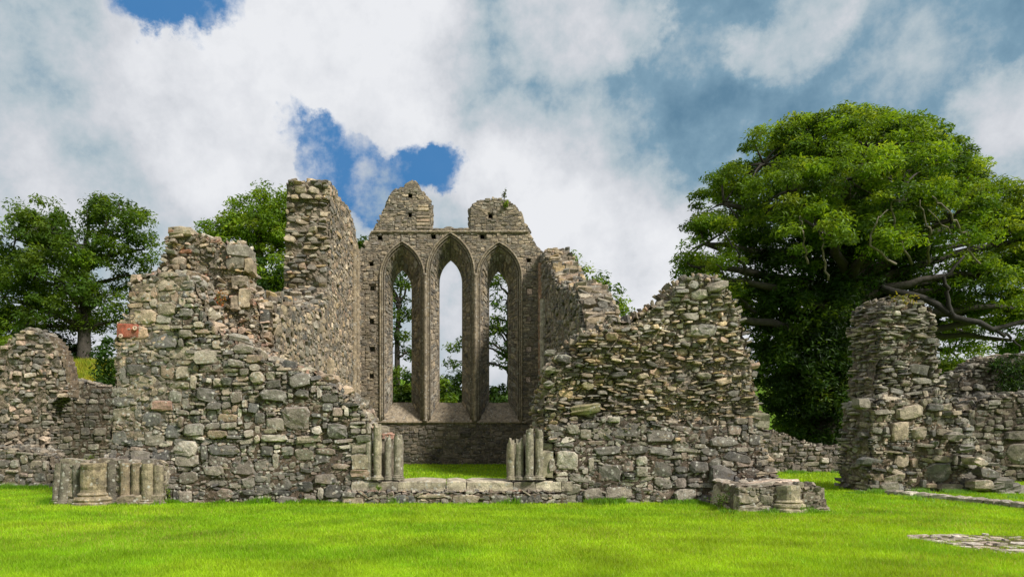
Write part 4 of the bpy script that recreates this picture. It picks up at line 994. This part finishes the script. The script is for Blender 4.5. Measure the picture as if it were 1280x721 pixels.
# ================================================================ sky, sun, camera
EL, AZ = math.radians(44), math.radians(128)     # sun to the right and behind the viewer
sd = Vector((math.sin(AZ)*math.cos(EL), math.cos(AZ)*math.cos(EL), math.sin(EL)))
sl = bpy.data.lights.new('sun', 'SUN'); sl.energy = 3.7; sl.angle = math.radians(9); sl.color = (1., .955, .88)
so = bpy.data.objects.new('sun', sl); COL.objects.link(so); so.rotation_euler = (-sd).to_track_quat('-Z', 'Y').to_euler(); so.location = sd*60

W = bpy.data.worlds.new('World'); scene.world = W; W.use_nodes = True
W.node_tree.nodes.clear(); t = NT(W.node_tree)
out = t.n('ShaderNodeOutputWorld'); bg = t.n('ShaderNodeBackground', i_Strength=.107); t.l(bg.outputs[0], out.inputs[0])
sky = t.n('ShaderNodeTexSky', sky_type='NISHITA'); sky.sun_disc = False; sky.sun_elevation = EL; sky.sun_rotation = AZ
D = t.n('ShaderNodeTexCoord').outputs['Generated']
nd = t.n('ShaderNodeTexNoise', i_Scale=6.5, i_Detail=10, i_Roughness=.65); t.l(D, nd.inputs['Vector'])
def vm(op, a, b):
    n_ = t.n('ShaderNodeVectorMath', operation=op)
    for i, x in enumerate((a, b)):
        if isinstance(x, tuple): n_.inputs[i].default_value = x
        else: t.l(x, n_.inputs[i])
    return n_
wv = vm('SUBTRACT', nd.outputs['Color'], (.5, .5, .5)).outputs[0]
wv = vm('MULTIPLY', wv, (.13, .13, .13)).outputs[0]
DW = vm('NORMALIZE', vm('ADD', D, wv).outputs[0], (0, 0, 0)).outputs[0]
def cap(px, py, r, soft):
    v = Vector((px-VX, F, VY-py)).normalized(); a = math.atan(r/math.hypot(F, VY-py)); s = math.atan(soft/math.hypot(F, VY-py))
    d = vm('DOT_PRODUCT', DW, tuple(v)).outputs['Value']
    return t.mr(d, math.cos(a+s), math.cos(max(a-s, 0.0005)), 0, 1, True)
def soft_union(caps):
    o = cap(*caps[0])
    for c in caps[1:]: o = t.math('ADD', o, cap(*c))
    return t.math('MULTIPLY', o, .80, True)
def union(caps):
    o = cap(*caps[0])
    for c in caps[1:]: o = t.math('MAXIMUM', o, cap(*c))
    return o
blue = soft_union([(175,0,8,56), (225,2,12,58), (280,2,8,52), (380,176,4,54), (428,188,8,60), (468,226,8,60), (446,262,4,46), (402,216,4,44), (492,252,4,48), (530,222,1,44), (560,216,1,40)])
dark = union([(640,95,70,80), (760,110,90,80), (880,100,90,80), (1000,105,90,80), (1120,70,100,80), (1250,90,90,80), (1240,30,80,60), (880,20,50,40), (1180,150,80,70)])
lite = union([(700,25,70,50), (780,40,30,30), (1000,25,45,30), (960,45,30,25), (700,250,90,70), (640,200,60,50), (820,380,90,50), (330,90,140,90), (480,60,110,70), (1270,130,24,40), (310,210,80,60)])
grey = union([(60,190,130,110), (170,200,130,90), (20,80,120,90), (600,110,60,60), (900,320,60,50), (760,330,50,40)])
n1 = t.noise(D, 7, 10, .62); n2 = t.noise(D, 3.2, 6, .55); n3 = t.noise(D, 17, 8, .6)
tex = t.math('ADD', t.math('MULTIPLY', t.math('SUBTRACT', n1, .5), 1.25), t.math('MULTIPLY', t.math('SUBTRACT', n3, .5), .55))
def lvl(mask, k): return t.math('MULTIPLY', mask, k)
b = t.math('ADD', .625, t.math('MULTIPLY', t.math('SUBTRACT', n2, .5), .6))
b = t.math('ADD', b, tex)
b = t.math('ADD', b, lvl(lite, .38)); b = t.math('SUBTRACT', b, lvl(dark, .37)); b = t.math('SUBTRACT', b, lvl(grey, .14))
ramp = t.n('ShaderNodeValToRGB'); t.l(b, ramp.inputs[0])
cr = ramp.color_ramp
cr.elements[0].position = .0; cr.elements[0].color = (0.79, 1.55, 2.25, 1)
cr.elements[1].position = 1.; cr.elements[1].color = (5.50, 5.59, 5.80, 1)
for p_, c_ in ((.25, (1.39, 2.28, 2.99, 1)), (.45, (2.98, 3.55, 3.91, 1)), (.65, (4.16, 4.33, 4.63, 1)), (.82, (4.91, 5.03, 5.29, 1))):
    e = cr.elements.new(p_); e.color = c_
hs = t.n('ShaderNodeHueSaturation', i_Saturation=1.25, i_Value=.8); t.l(sky.outputs[0], hs.inputs['Color'])
skyc = t.mix(.9, hs.outputs[0], (.17, 1.25, 3.1))
bm = t.math('ADD', blue, t.math('MULTIPLY', tex, 2.1)); bm = t.math('MULTIPLY', t.mr(bm, .42, 1.05, 0, .95, True), t.mr(blue, .05, .55, 0, 1))
t.l(t.mix(bm, ramp.outputs[0], skyc), bg.inputs['Color'])

cam = bpy.data.cameras.new('camera'); co = bpy.data.objects.new('camera', cam); COL.objects.link(co)
co.location = (0, 0, EYE); co.rotation_euler = (math.radians(90), 0, 0)
cam.sensor_width = 36; cam.lens = F/1280*36; cam.shift_x = (640-VX)/1280; cam.shift_y = (VY-360.5)/1280
cam.clip_start = .05; cam.clip_end = 2000
scene.camera = co
scene.render.engine = 'CYCLES'
scene.cycles.max_bounces = 6; scene.cycles.transparent_max_bounces = 4
scene.view_settings.view_transform = 'Standard'; scene.view_settings.look = 'None'
scene.view_settings.exposure = 0.5; scene.view_settings.gamma = 1.0; scene.view_settings.use_curve_mapping = False
